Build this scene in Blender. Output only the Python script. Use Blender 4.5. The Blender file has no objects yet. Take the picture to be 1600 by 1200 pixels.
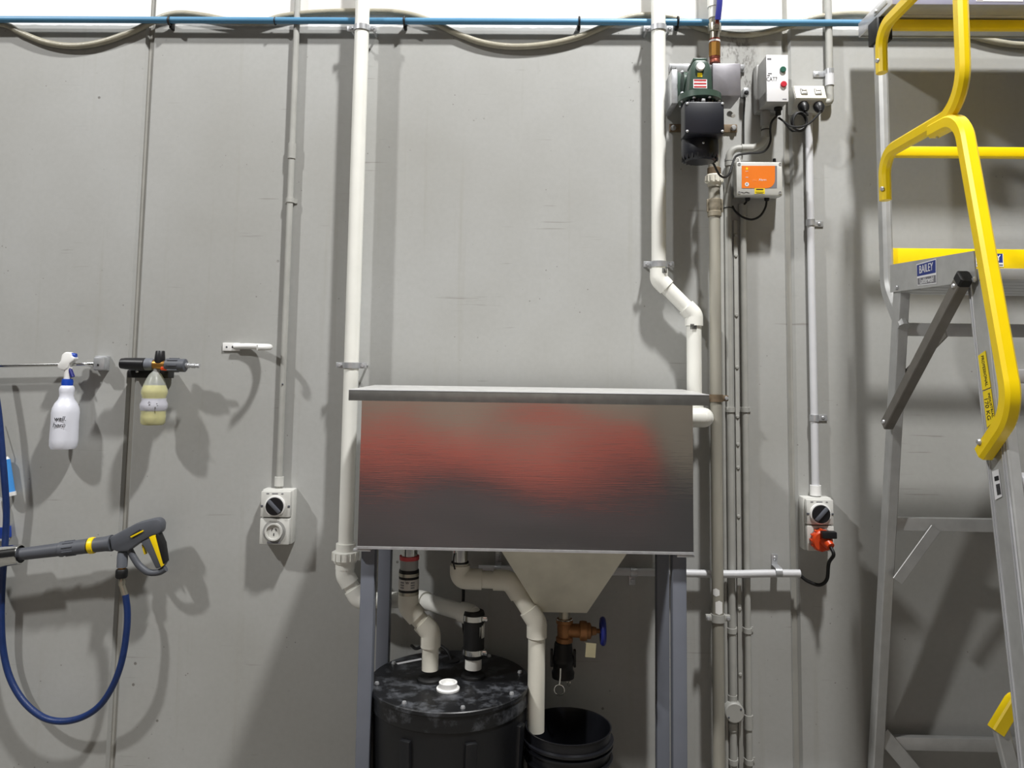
import bpy, bmesh, math, random
from mathutils import Vector, Matrix, Euler
random.seed(7)
R = math.radians
scene = bpy.context.scene
COL = scene.collection
V3 = Vector

# ------------------------------------------------------------------ camera, world, lamps, exposure
F_PX, W_PX, CX0, CY0 = 1250.0, 1600.0, 800.0, 465.0
CAM_H, CAM_D = 1.45, 2.5
CAM = V3((0.0, -CAM_D, CAM_H))
ROT = (Matrix.Rotation(R(1.15), 3, 'Z') @ Matrix.Rotation(R(90 + 5.0), 3, 'X') @ Matrix.Rotation(R(0.80), 3, 'Z'))
cd = bpy.data.cameras.new('camera')
cd.sensor_width = 36.0
cd.lens = F_PX / W_PX * 36.0
cd.shift_y = -(600.0 - CY0) / W_PX
cd.clip_start = 0.05
camera = bpy.data.objects.new('camera', cd)
camera.matrix_world = Matrix.Translation(CAM) @ ROT.to_4x4()
COL.objects.link(camera)
scene.camera = camera

world = bpy.data.worlds.new('warehouse_air')
scene.world = world
world.use_nodes = True
bg = world.node_tree.nodes['Background']
bg.inputs['Color'].default_value = (0.98, 0.99, 1.0, 1)
bg.inputs['Strength'].default_value = 0.022

def lamp(name, loc, power, radius, color=(1.0, 0.99, 0.975)):
    l = bpy.data.lights.new(name, 'POINT')
    l.energy = power; l.shadow_soft_size = radius; l.color = color
    o = bpy.data.objects.new(name, l); o.location = loc; COL.objects.link(o)
    return o
lamp('high_bay_lamp', (-4.5, -3.4, 6.0), 1120, 0.16)
lamp('high_bay_lamp.001', (1.0, -1.85, 5.3), 1040, 0.13)
wl = bpy.data.lights.new('added_fill_spot', 'SPOT')          # added spot, brightens the far wall mirrored in the trough
wl.energy = 620; wl.shadow_soft_size = 0.15; wl.spot_size = R(110); wl.spot_blend = 0.5
wo = bpy.data.objects.new('added_fill_spot', wl); wo.location = (-0.6, -6.4, 4.6)
wo.rotation_euler = Euler((R(-38), 0, 0)); COL.objects.link(wo)

vs = scene.view_settings
vs.view_transform = 'Standard'
vs.look = 'None'
vs.gamma = 1.0
vs.use_curve_mapping = False
vs.exposure = -0.14
try: scene.cycles.max_bounces = 8
except Exception: pass

# ------------------------------------------------------------------ where a point of the wall area lies
def ray(px, py):
    return ROT @ V3(((px - CX0) / F_PX, -(py - CY0) / F_PX, -1.0))
def P(px, py, d=0.0):                    # point at distance d in front of the wall (wall is y = 0)
    r = ray(px, py); t = (-d - CAM.y) / r.y
    return CAM + r * t
def PX(px, py, X):                       # point on the vertical plane x = X
    r = ray(px, py); t = (X - CAM.x) / r.x
    return CAM + r * t
def S(d):                                # metres per pixel at distance d from the wall
    return (CAM_D - d) / F_PX

# ------------------------------------------------------------------ materials
MATS = {}
def mat(name, col, rough=0.5, metal=0.0, var=0.06, scale=14.0, bump=0.0, bscale=120.0, coat=0.0, spec=None, stretch=None):
    if name in MATS: return MATS[name]
    m = bpy.data.materials.new(name); m.use_nodes = True
    nt = m.node_tree; N = nt.nodes; L = nt.links
    b = N['Principled BSDF']
    geo = N.new('ShaderNodeNewGeometry')
    src = geo.outputs['Position']
    if stretch:
        mp = N.new('ShaderNodeMapping'); mp.inputs['Scale'].default_value = stretch
        L.new(src, mp.inputs['Vector']); src = mp.outputs['Vector']
    n = N.new('ShaderNodeTexNoise'); n.inputs['Scale'].default_value = scale; n.inputs['Detail'].default_value = 5
    L.new(src, n.inputs['Vector'])
    mr = N.new('ShaderNodeMapRange')
    mr.inputs['From Min'].default_value = 0.3; mr.inputs['From Max'].default_value = 0.7
    mr.inputs['To Min'].default_value = 1 - var; mr.inputs['To Max'].default_value = 1 + var
    L.new(n.outputs['Fac'], mr.inputs['Value'])
    mx = N.new('ShaderNodeVectorMath'); mx.operation = 'SCALE'
    mx.inputs[0].default_value = col[:3]
    L.new(mr.outputs['Result'], mx.inputs['Scale'])
    L.new(mx.outputs['Vector'], b.inputs['Base Color'])
    b.inputs['Roughness'].default_value = rough
    b.inputs['Metallic'].default_value = metal
    if coat: b.inputs['Coat Weight'].default_value = coat
    if spec is not None: b.inputs['Specular IOR Level'].default_value = spec
    if bump:
        n2 = N.new('ShaderNodeTexNoise'); n2.inputs['Scale'].default_value = bscale; n2.inputs['Detail'].default_value = 3
        L.new(src, n2.inputs['Vector'])
        bp = N.new('ShaderNodeBump'); bp.inputs['Strength'].default_value = bump; bp.inputs['Distance'].default_value = 0.002
        L.new(n2.outputs['Fac'], bp.inputs['Height']); L.new(bp.outputs['Normal'], b.inputs['Normal'])
    MATS[name] = m
    return m
def lin(r, g, b):
    f = lambda c: (c/255/12.92) if c/255 <= 0.04045 else ((c/255+0.055)/1.055)**2.4
    return (f(r), f(g), f(b))

PVC = mat('white_pvc', lin(238, 238, 231), 0.35, var=0.04, scale=9)
PVC2 = mat('cream_pvc', lin(226, 223, 210), 0.4, var=0.07, scale=10)
BLUEPIPE = mat('blue_air_line', lin(80, 134, 170), 0.4, var=0.05)
GALV = mat('galvanised_steel', lin(190, 192, 195), 0.35, 0.55, var=0.12, scale=60)
STAINLESS2 = mat('pump_stainless', lin(140, 138, 143), 0.42, 0.5, var=0.1, scale=30)
CHROME = mat('chrome', lin(215, 215, 212), 0.12, 1.0, var=0.03)
ALU = mat('mill_aluminium', lin(186, 187, 186), 0.42, 0.35, var=0.08, scale=25)
ALUB = mat('bright_aluminium', lin(208, 209, 213), 0.35, 0.4, var=0.05, scale=25)
ALUD = mat('dull_aluminium', lin(132, 128, 122), 0.5, 0.6, var=0.08, scale=25)
YEL = mat('yellow_powder_coat', lin(252, 217, 6), 0.38, var=0.04, scale=12)
BLK = mat('black_rubber', (0.0035, 0.0035, 0.004), 0.55, var=0.2)
BLKP = mat('black_plastic', (0.007, 0.007, 0.009), 0.42, var=0.15)
NAVYP = mat('black_blue_enamel', (0.007, 0.008, 0.014), 0.42, var=0.2)
TANKM = mat('black_tank_plastic', (0.006, 0.0065, 0.008), 0.45, var=0.3, scale=9, bump=0.2, bscale=50)
GREYP = mat('dark_grey_plastic', lin(84, 87, 94), 0.5, var=0.08)
MIDP = mat('mid_grey_plastic', lin(104, 108, 116), 0.5, var=0.08)
LTP = mat('light_grey_plastic', lin(205, 205, 200), 0.42, var=0.05)
LTP2 = mat('grey_fitting_plastic', lin(150, 150, 148), 0.45, var=0.05)
CREAM = mat('cream_plastic', lin(226, 222, 205), 0.4, var=0.03)
COND = mat('grey_painted_conduit', lin(168, 168, 163), 0.5, var=0.07, scale=18)
CONDW = mat('white_grey_conduit', lin(206, 207, 210), 0.42, var=0.04)
WHITE = mat('white_plastic', lin(238, 238, 236), 0.35, var=0.02)
PAPER = mat('white_print', lin(235, 235, 238), 0.55, var=0.02)
INK = mat('black_print', (0.012, 0.012, 0.014), 0.6, var=0.05)
INKG = mat('grey_print', lin(120, 120, 125), 0.6, var=0.05)
INKB = mat('blue_print', lin(28, 50, 130), 0.5, var=0.05)
REDP = mat('red_print', lin(190, 40, 45), 0.5, var=0.05)
YELP = mat('yellow_print', lin(250, 222, 20), 0.5, var=0.03)
ORP = mat('orange_print', lin(245, 128, 30), 0.45, var=0.03)
GREENE = mat('green_enamel', lin(58, 78, 68), 0.4, var=0.15, scale=30)
GREENB = mat('green_button', lin(35, 88, 72), 0.4)
REDB = mat('red_button', lin(190, 35, 52), 0.4)
ORG = mat('orange_plug_plastic', lin(225, 75, 25), 0.4, var=0.08)
BRASS = mat('brass', lin(170, 125, 62), 0.35, 0.8, var=0.12, scale=40)
BRASSD = mat('aged_bronze', lin(150, 105, 65), 0.5, 0.5, var=0.2, scale=40)
COPPER = mat('red_brass', lin(120, 62, 48), 0.45, 0.6, var=0.2, scale=40)
NICKEL = mat('nickel_plate', lin(175, 170, 155), 0.3, 0.85, var=0.1, scale=40)
BLUEH = mat('blue_lever_grip', lin(45, 50, 140), 0.4, var=0.1)
BLUET = mat('blue_trigger_plastic', lin(25, 70, 175), 0.35, var=0.05)
BLUEHOSE = mat('blue_rubber_hose', lin(20, 46, 98), 0.42, var=0.12, scale=60, bump=0.3, bscale=300)
SKYB = mat('sky_blue_plastic', lin(70, 150, 225), 0.4, var=0.04)
STEELB = mat('blue_grey_steel_paint', lin(108, 112, 122), 0.45, var=0.06, scale=10)
RUST = mat('stained_steel', lin(120, 104, 84), 0.55, 0.4, var=0.25, scale=50)
TAGM = mat('buff_card_tag', lin(205, 196, 160), 0.7)
REDRING = mat('red_seal', lin(190, 70, 75), 0.5)
HOPPER = mat('pale_dull_steel', lin(214, 210, 195), 0.5, 0.45, var=0.12, scale=11, bump=0.1, bscale=40)
FROST = mat('frosted_label_band', lin(196, 196, 205), 0.45, var=0.06)

def riser_mat():
    m = mat('stained_riser', lin(152, 149, 138), 0.55, var=0.22, scale=22, stretch=(1, 1, 0.12))
    return m
RISER = riser_mat()

def hose_mat():
    m = mat('braided_clear_hose', lin(158, 153, 136), 0.3, var=0.1, scale=25, bump=0.5, bscale=260)
    return m
HOSE = hose_mat()

def bottle_mat():
    m = bpy.data.materials.new('frosted_bottle'); m.use_nodes = True
    nt = m.node_tree; N = nt.nodes; L = nt.links
    b = N['Principled BSDF']
    b.inputs['Base Color'].default_value = (0.80, 0.84, 0.82, 1); b.inputs['Roughness'].default_value = 0.3
    tr = N.new('ShaderNodeBsdfTransparent'); mx = N.new('ShaderNodeMixShader')
    mx.inputs['Fac'].default_value = 0.32
    L.new(tr.outputs[0], mx.inputs[1]); L.new(b.outputs[0], mx.inputs[2])
    L.new(mx.outputs[0], N['Material Output'].inputs['Surface'])
    return m
FROSTB = bottle_mat()
LIQ = mat('yellow_liquid', lin(205, 195, 72), 0.25, var=0.06, scale=30)
SPRAYB = mat('milky_bottle', lin(228, 230, 240), 0.35, var=0.02)

def steel_panel_mat():
    m = bpy.data.materials.new('brushed_stainless'); m.use_nodes = True
    nt = m.node_tree; N = nt.nodes; L = nt.links
    b = N['Principled BSDF']
    b.inputs['Metallic'].default_value = 1.0
    b.inputs['Base Color'].default_value = (0.52, 0.51, 0.49, 1)
    geo = N.new('ShaderNodeNewGeometry')
    n = N.new('ShaderNodeTexNoise'); n.inputs['Scale'].default_value = 5; n.inputs['Detail'].default_value = 6
    L.new(geo.outputs['Position'], n.inputs['Vector'])
    mr = N.new('ShaderNodeMapRange'); mr.inputs['To Min'].default_value = 0.035; mr.inputs['To Max'].default_value = 0.085
    L.new(n.outputs['Fac'], mr.inputs['Value']); L.new(mr.outputs['Result'], b.inputs['Roughness'])
    mp = N.new('ShaderNodeMapping'); mp.inputs['Scale'].default_value = (3, 3, 260)
    n2 = N.new('ShaderNodeTexNoise'); n2.inputs['Scale'].default_value = 3; n2.inputs['Detail'].default_value = 3
    L.new(geo.outputs['Position'], mp.inputs['Vector']); L.new(mp.outputs['Vector'], n2.inputs['Vector'])
    bp = N.new('ShaderNodeBump'); bp.inputs['Strength'].default_value = 0.05; bp.inputs['Distance'].default_value = 0.001
    L.new(n2.outputs['Fac'], bp.inputs['Height']); L.new(bp.outputs['Normal'], b.inputs['Normal'])
    return m
STEEL = steel_panel_mat()

def tank_lid_mat():
    m = bpy.data.materials.new('dusty_black_lid'); m.use_nodes = True
    nt = m.node_tree; N = nt.nodes; L = nt.links
    b = N['Principled BSDF']; b.inputs['Roughness'].default_value = 0.4
    geo = N.new('ShaderNodeNewGeometry')
    n = N.new('ShaderNodeTexNoise'); n.inputs['Scale'].default_value = 16; n.inputs['Detail'].default_value = 9; n.inputs['Roughness'].default_value = 0.7
    L.new(geo.outputs['Position'], n.inputs['Vector'])
    cr = N.new('ShaderNodeValToRGB')
    cr.color_ramp.elements[0].position = 0.5; cr.color_ramp.elements[0].color = (0.006, 0.0065, 0.008, 1)
    cr.color_ramp.elements[1].position = 0.78; cr.color_ramp.elements[1].color = (0.16, 0.17, 0.19, 1)
    L.new(n.outputs['Fac'], cr.inputs['Fac']); L.new(cr.outputs['Color'], b.inputs['Base Color'])
    return m
LIDM = tank_lid_mat()

# ------------------------------------------------------------------ mesh builder
class MB:
    def __init__(s): s.bm = bmesh.new()
    def box(s, c, size, rot=None, bev=0.0):
        hx, hy, hz = size[0]/2, size[1]/2, size[2]/2
        vs_ = []
        b2 = bmesh.new()
        bmesh.ops.create_cube(b2, size=1.0)
        for v in b2.verts: v.co = V3((v.co.x*size[0], v.co.y*size[1], v.co.z*size[2]))
        if bev > 0:
            bmesh.ops.bevel(b2, geom=list(b2.edges), offset=min(bev, min(size)*0.45), segments=2, affect='EDGES', profile=0.5)
        M = (rot.to_4x4() if rot is not None else Matrix.Identity(4))
        s._merge(b2, Matrix.Translation(V3(c)) @ M)
        return s
    def _merge(s, b2, M):
        mp = {}
        for v in b2.verts: mp[v] = s.bm.verts.new(M @ v.co)
        for f in b2.faces:
            try: s.bm.faces.new([mp[v] for v in f.verts])
            except ValueError: pass
        b2.free()
    def pbox(s, x0, y0, x1, y1, d0, d1, bev=0.0):
        """upright box whose front face (at d1) spans the given extents, back at d0"""
        a = P(x0, y0, d1); b = P(x1, y1, d1); c = P((x0+x1)/2, (y0+y1)/2, d1)
        w = (b-a).x; h = (a-b).z
        s.box((c.x, -(d0+d1)/2, c.z), (abs(w), abs(d1-d0), abs(h)), bev=bev)
        return s
    def sweep(s, pts, prof, side=None, caps=True, scales=None):
        """prof: list of (a,b) offsets; frames by parallel transport or with a fixed side vector"""
        pts = [V3(p) for p in pts]; n = len(pts)
        rings = []
        prev_u = None
        for i, p in enumerate(pts):
            if i == 0: t = pts[1]-pts[0]
            elif i == n-1: t = pts[-1]-pts[-2]
            else: t = (pts[i]-pts[i-1]).normalized() + (pts[i+1]-pts[i]).normalized()
            t.normalize()
            if side is not None: u = V3(side) - t*t.dot(V3(side))
            elif prev_u is None:
                a = V3((1, 0, 0)) if abs(t.x) < 0.8 else V3((0, 0, 1))
                u = a - t*t.dot(a)
            else: u = prev_u - t*t.dot(prev_u)
            u.normalize(); prev_u = u
            w = t.cross(u)
            k = 1.0
            if 0 < i < n-1:
                c = (pts[i]-pts[i-1]).normalized().dot((pts[i+1]-pts[i]).normalized())
                k = 1.0
            sc = scales[i] if scales else 1.0
            rings.append([s.bm.verts.new(p + (u*a_ + w*b_)*sc*k) for a_, b_ in prof])
        m = len(prof)
        for i in range(n-1):
            for j in range(m):
                s.bm.faces.new((rings[i][j], rings[i][(j+1) % m], rings[i+1][(j+1) % m], rings[i+1][j]))
        if caps:
            s.bm.faces.new(list(reversed(rings[0]))); s.bm.faces.new(rings[-1])
        return s
    def tube(s, pts, r, seg=14, caps=True, scales=None):
        prof = [(r*math.cos(2*math.pi*i/seg), r*math.sin(2*math.pi*i/seg)) for i in range(seg)]
        return s.sweep(pts, prof, caps=caps, scales=scales)
    def rtube(s, pts, w, h, side, ch=0.004, caps=True):
        a, b = w/2, h/2; c = min(ch, a*0.6, b*0.6)
        prof = [(a-c, -b), (a, -b+c), (a, b-c), (a-c, b), (-a+c, b), (-a, b-c), (-a, -b+c), (-a+c, -b)]
        return s.sweep(pts, prof, side=side, caps=caps)
    def cyl(s, p0, p1, r0, r1=None, seg=20):
        return s.tube([p0, p1], r0, seg, scales=[1.0, (r1 if r1 is not None else r0)/r0])
    def lathe(s, prof, o, axis=(0, 0, 1), seg=28, close=True, u0=None):
        """prof: list of (r, h) along the axis"""
        o = V3(o); ax = V3(axis).normalized()
        a = V3((1, 0, 0)) if abs(ax.x) < 0.8 else V3((0, 0, 1))
        u = (a - ax*ax.dot(a)).normalized(); w = ax.cross(u)
        rings = []
        for r, h in prof:
            if r < 1e-6: rings.append([s.bm.verts.new(o + ax*h)])
            else: rings.append([s.bm.verts.new(o + ax*h + (u*math.cos(2*math.pi*i/seg) + w*math.sin(2*math.pi*i/seg))*r) for i in range(seg)])
        for a_, b_ in zip(rings, rings[1:]):
            for i in range(seg):
                j = (i+1) % seg
                if len(a_) == 1 and len(b_) == 1: continue
                if len(a_) == 1: s.bm.faces.new((a_[0], b_[j], b_[i]))
                elif len(b_) == 1: s.bm.faces.new((a_[i], a_[j], b_[0]))
                else: s.bm.faces.new((a_[i], a_[j], b_[j], b_[i]))
        if close:
            if len(rings[0]) > 1: s.bm.faces.new(list(reversed(rings[0])))
            if len(rings[-1]) > 1: s.bm.faces.new(rings[-1])
        return s
    def prism(s, pts, depth, n=(0, -1, 0), bev=0.0):
        """polygon of world points extruded by depth along n"""
        b2 = bmesh.new()
        vsx = [b2.verts.new(V3(p)) for p in pts]
        f = b2.faces.new(vsx)
        r = bmesh.ops.extrude_face_region(b2, geom=[f])
        vv = [g for g in r['geom'] if isinstance(g, bmesh.types.BMVert)]
        bmesh.ops.translate(b2, vec=V3(n).normalized()*depth, verts=vv)
        if bev > 0:
            bmesh.ops.recalc_face_normals(b2, faces=list(b2.faces))
            bmesh.ops.bevel(b2, geom=list(b2.edges), offset=bev, segments=2, affect='EDGES', profile=0.5)
        s._merge(b2, Matrix.Identity(4))
        return s
    def pprism(s, pxpts, d0, d1, bev=0.0):
        pts = [P(x, y, d1) for x, y in pxpts]
        return s.prism(pts, d1-d0, n=(0, 1, 0), bev=bev)
    def torus(s, c, axis, R_, r, seg=28, rs=8, a0=0.0, a1=360.0):
        ax = V3(axis).normalized()
        a = V3((1, 0, 0)) if abs(ax.x) < 0.8 else V3((0, 0, 1))
        u = (a - ax*ax.dot(a)).normalized(); w = ax.cross(u)
        full = abs(a1-a0-360) < 1e-6
        k = seg if full else seg+1
        pts = [V3(c) + (u*math.cos(R(a0+(a1-a0)*i/seg)) + w*math.sin(R(a0+(a1-a0)*i/seg)))*R_ for i in range(k)]
        if not full: return s.tube(pts, r, rs)
        rings = []
        for p in pts:
            rad = (p-V3(c)).normalized()
            rings.append([s.bm.verts.new(p + (rad*math.cos(2*math.pi*j/rs) + ax*math.sin(2*math.pi*j/rs))*r) for j in range(rs)])
        for i in range(k):
            for j in range(rs):
                s.bm.faces.new((rings[i][j], rings[(i+1) % k][j], rings[(i+1) % k][(j+1) % rs], rings[i][(j+1) % rs]))
        return s
    def ball(s, c, r, sc=(1, 1, 1), seg=16):
        b2 = bmesh.new(); bmesh.ops.create_uvsphere(b2, u_segments=seg, v_segments=seg//2+2, radius=r)
        s._merge(b2, Matrix.Translation(V3(c)) @ Matrix.Diagonal(V3((*sc, 1))))
        return s
    def build(s, name, m, parent=None, smooth=True):
        bm = s.bm
        bmesh.ops.remove_doubles(bm, verts=list(bm.verts), dist=1e-6)
        bmesh.ops.recalc_face_normals(bm, faces=list(bm.faces))
        lo = V3((1e9,)*3); hi = V3((-1e9,)*3)
        for v in bm.verts:
            for k in range(3):
                lo[k] = min(lo[k], v.co[k]); hi[k] = max(hi[k], v.co[k])
        c = (lo+hi)/2
        for v in bm.verts: v.co -= c
        me = bpy.data.meshes.new(name); bm.to_mesh(me); bm.free()
        me.materials.append(m)
        if smooth:
            me.shade_smooth()
            me.set_sharp_from_angle(angle=R(38))
        o = bpy.data.objects.new(name, me); COL.objects.link(o)
        o.location = c
        if parent is not None: put_under(o, parent)
        return o
WORLD_LOC = {}
def wloc(o):
    p = V3(o.location)
    while o.parent is not None:
        o = o.parent; p += o.location
    return p
def put_under(o, parent):
    w = V3(o.location)
    o.parent = parent
    o.location = w - wloc(parent)

def thing(name, label, cat, loc, group=None):
    o = bpy.data.objects.new(name, None); o.empty_display_size = 0.05
    COL.objects.link(o); o.location = loc
    return tag(o, label, cat, group)
def tag(o, label, cat, group=None):
    o['label'] = label; o['category'] = cat
    if group: o['group'] = group
    return o
def struct(o): o['kind'] = 'structure'; return o
def text(name, s, o, u, v, size, m, parent, lift=0.0006, align='CENTER', ext=0.0003, shear=0.0, wid=1.0):
    cu = bpy.data.curves.new(name, 'FONT')
    cu.body = s; cu.size = size; cu.extrude = ext; cu.align_x = align; cu.align_y = 'CENTER'; cu.resolution_u = 3; cu.shear = shear
    ob = bpy.data.objects.new(name, cu); COL.objects.link(ob)
    dg = bpy.context.evaluated_depsgraph_get()
    me = bpy.data.meshes.new_from_object(ob.evaluated_get(dg))
    bpy.data.objects.remove(ob)
    u = V3(u).normalized(); v = V3(v).normalized(); n = u.cross(v)
    M = Matrix.Identity(4)
    for k in range(3): M[k][0] = u[k]*wid; M[k][1] = v[k]; M[k][2] = n[k]
    me.transform(M)
    me.materials.clear(); me.materials.append(m)
    me.name = name
    r = bpy.data.objects.new(name, me); COL.objects.link(r)
    r.location = V3(o) + n*lift
    put_under(r, parent)
    return r
UX, UZ = V3((1, 0, 0)), V3((0, 0, 1))

def fillet(pts, r, n=8):
    pts = [V3(p) for p in pts]; out = [pts[0]]
    for i in range(1, len(pts)-1):
        a, b, c = pts[i-1], pts[i], pts[i+1]
        d1 = (a-b); d2 = (c-b); l1, l2 = d1.length, d2.length
        d1.normalize(); d2.normalize()
        ang = d1.angle(d2)
        if ang > R(176): out.append(b); continue
        rr = r[i-1] if isinstance(r, (list, tuple)) else r
        t = min(rr/math.tan(ang/2), l1*0.48, l2*0.48)
        re = t*math.tan(ang/2)
        ctr = b + (d1+d2).normalized()*(re/math.sin(ang/2))
        p0 = b+d1*t; p1 = b+d2*t
        v0 = p0-ctr; v1 = p1-ctr
        th = v0.angle(v1)
        for k in range(n+1):
            f = k/n
            out.append(ctr + (v0*math.sin((1-f)*th) + v1*math.sin(f*th))/math.sin(th))
    out.append(pts[-1])
    return out
def spline(pts, n=8):
    pts = [V3(p) for p in pts]
    q = [pts[0]*2-pts[1]] + pts + [pts[-1]*2-pts[-2]]
    out = []
    for i in range(1, len(q)-2):
        p0, p1, p2, p3 = q[i-1], q[i], q[i+1], q[i+2]
        for k in range(n):
            t = k/n
            out.append(0.5*((2*p1) + (p2-p0)*t + (2*p0-5*p1+4*p2-p3)*t*t + (3*p1-p0-3*p2+p3)*t**3))
    out.append(pts[-1])
    return out

def run(parent, nodes, r, rf, bend, m, ext=0.018, pipe='pipe', elbow='elbow', n=8):
    """a pipe run: straight lengths and a thicker elbow fitting at every turn"""
    nodes = [V3(p) for p in nodes]
    for i in range(len(nodes)-1):
        MB().tube([nodes[i], nodes[i+1]] if True else [], r, 22).build(pipe, m, parent)
    for i in range(1, len(nodes)-1):
        a, b, c = nodes[i-1], nodes[i], nodes[i+1]
        d1 = (a-b).normalized(); d2 = (c-b).normalized(); ang = d1.angle(d2)
        t = bend/math.tan(ang/2)
        e1 = b+d1*min(t+ext, (a-b).length*0.9); e2 = b+d2*min(t+ext, (c-b).length*0.9)
        MB().tube(fillet([e1, b, e2], bend, n), rf, 22).build(elbow, m, parent)

def saddle_clamp(parent, X, z, d, r, half, wall_gap=True, hh=0.011):
    """two-winged pipe clamp: strap round the pipe front, wings and bolts each side"""
    mb = MB()
    pts = [V3((X + (r+0.0015)*math.cos(a), -d - (r+0.0015)*math.sin(a), z)) for a in [R(k*15) for k in range(0, 13)]]
    mb.rtube(pts, hh*1.6, 0.0025, (0, 0, 1), ch=0.0003)
    for sgn in (-1, 1):
        mb.box((X + sgn*(r+half)/2 + sgn*0.001, -d, z), (half-r+0.003, 0.004, hh*1.6), bev=0.001)
    o = mb.build('pipe_clamp', GALV, parent)
    for sgn in (-1, 1):
        xb = X + sgn*(r + (half-r)*0.55)
        MB().cyl((xb, -d-0.002, z), (xb, -d-0.009, z), 0.0065, 0.005, 6).cyl((xb, -d+0.001, z), (xb, -0.0005, z), 0.0038, seg=8).build('bolt', GALV, o)
    return o
def tab_clip(parent, X, z, d, r, side, m=None, vert=False):
    """one-sided saddle: strap over the conduit and a tab with a screw"""
    m = m or GALV
    mb = MB()
    hw = 0.010
    sd = V3((0, 0, side)) if vert else V3((side, 0, 0))
    axis = V3((1, 0, 0)) if vert else V3((0, 0, 1))
    c = V3((X, -d, z))
    pts = []
    for k in range(0, 15):
        a = R(k*15 - 15)
        pts.append(c + (-sd)*((r+0.001)*math.cos(a)) + V3((0, -1, 0))*((r+0.001)*math.sin(a)))
    pts.append(c + sd*(r+0.002) + V3((0, d-0.002, 0)))
    mb.rtube(pts, hw*2, 0.002, axis, ch=0.0003)
    tc = c + sd*(r+0.017); tc.y = -0.0025
    sz = (0.019, 0.003, 0.034) if vert else (0.034, 0.003, 0.019)
    mb.box(tc, sz, bev=0.0012)
    o = mb.build('conduit_clip', m, parent)
    q = c + sd*(r+0.021); q.y = -0.003
    MB().ball(q, 0.0065, (1, 0.6, 1), 10).build('screw', m, o)
    return o
def strap_saddle(parent, X, z, d, r, m):
    """plain two-sided saddle: a strap over the conduit with a short foot each side"""
    mb = MB(); c = V3((X, -d, z))
    pts = [c + V3((-r-0.010, d-0.002, 0)), c + V3((-r-0.002, d-0.003, 0))]
    pts += [c + V3((-(r+0.0012)*math.cos(R(k*15)), -(r+0.0012)*math.sin(R(k*15)), 0)) for k in range(0, 13)]
    pts += [c + V3((r+0.002, d-0.003, 0)), c + V3((r+0.010, d-0.002, 0))]
    mb.rtube(pts, 0.015, 0.0025, (0, 0, 1), ch=0.0003)
    return mb.build('conduit_saddle', m, parent)
def bolt(parent, c, n, r=0.006, h=0.004, m=None, name='bolt'):
    c = V3(c); n = V3(n).normalized()
    return MB().lathe([(r, 0), (r, h*0.4), (r*0.75, h), (0, h*1.1)], c, n, 10).build(name, m or GALV, parent)

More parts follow.
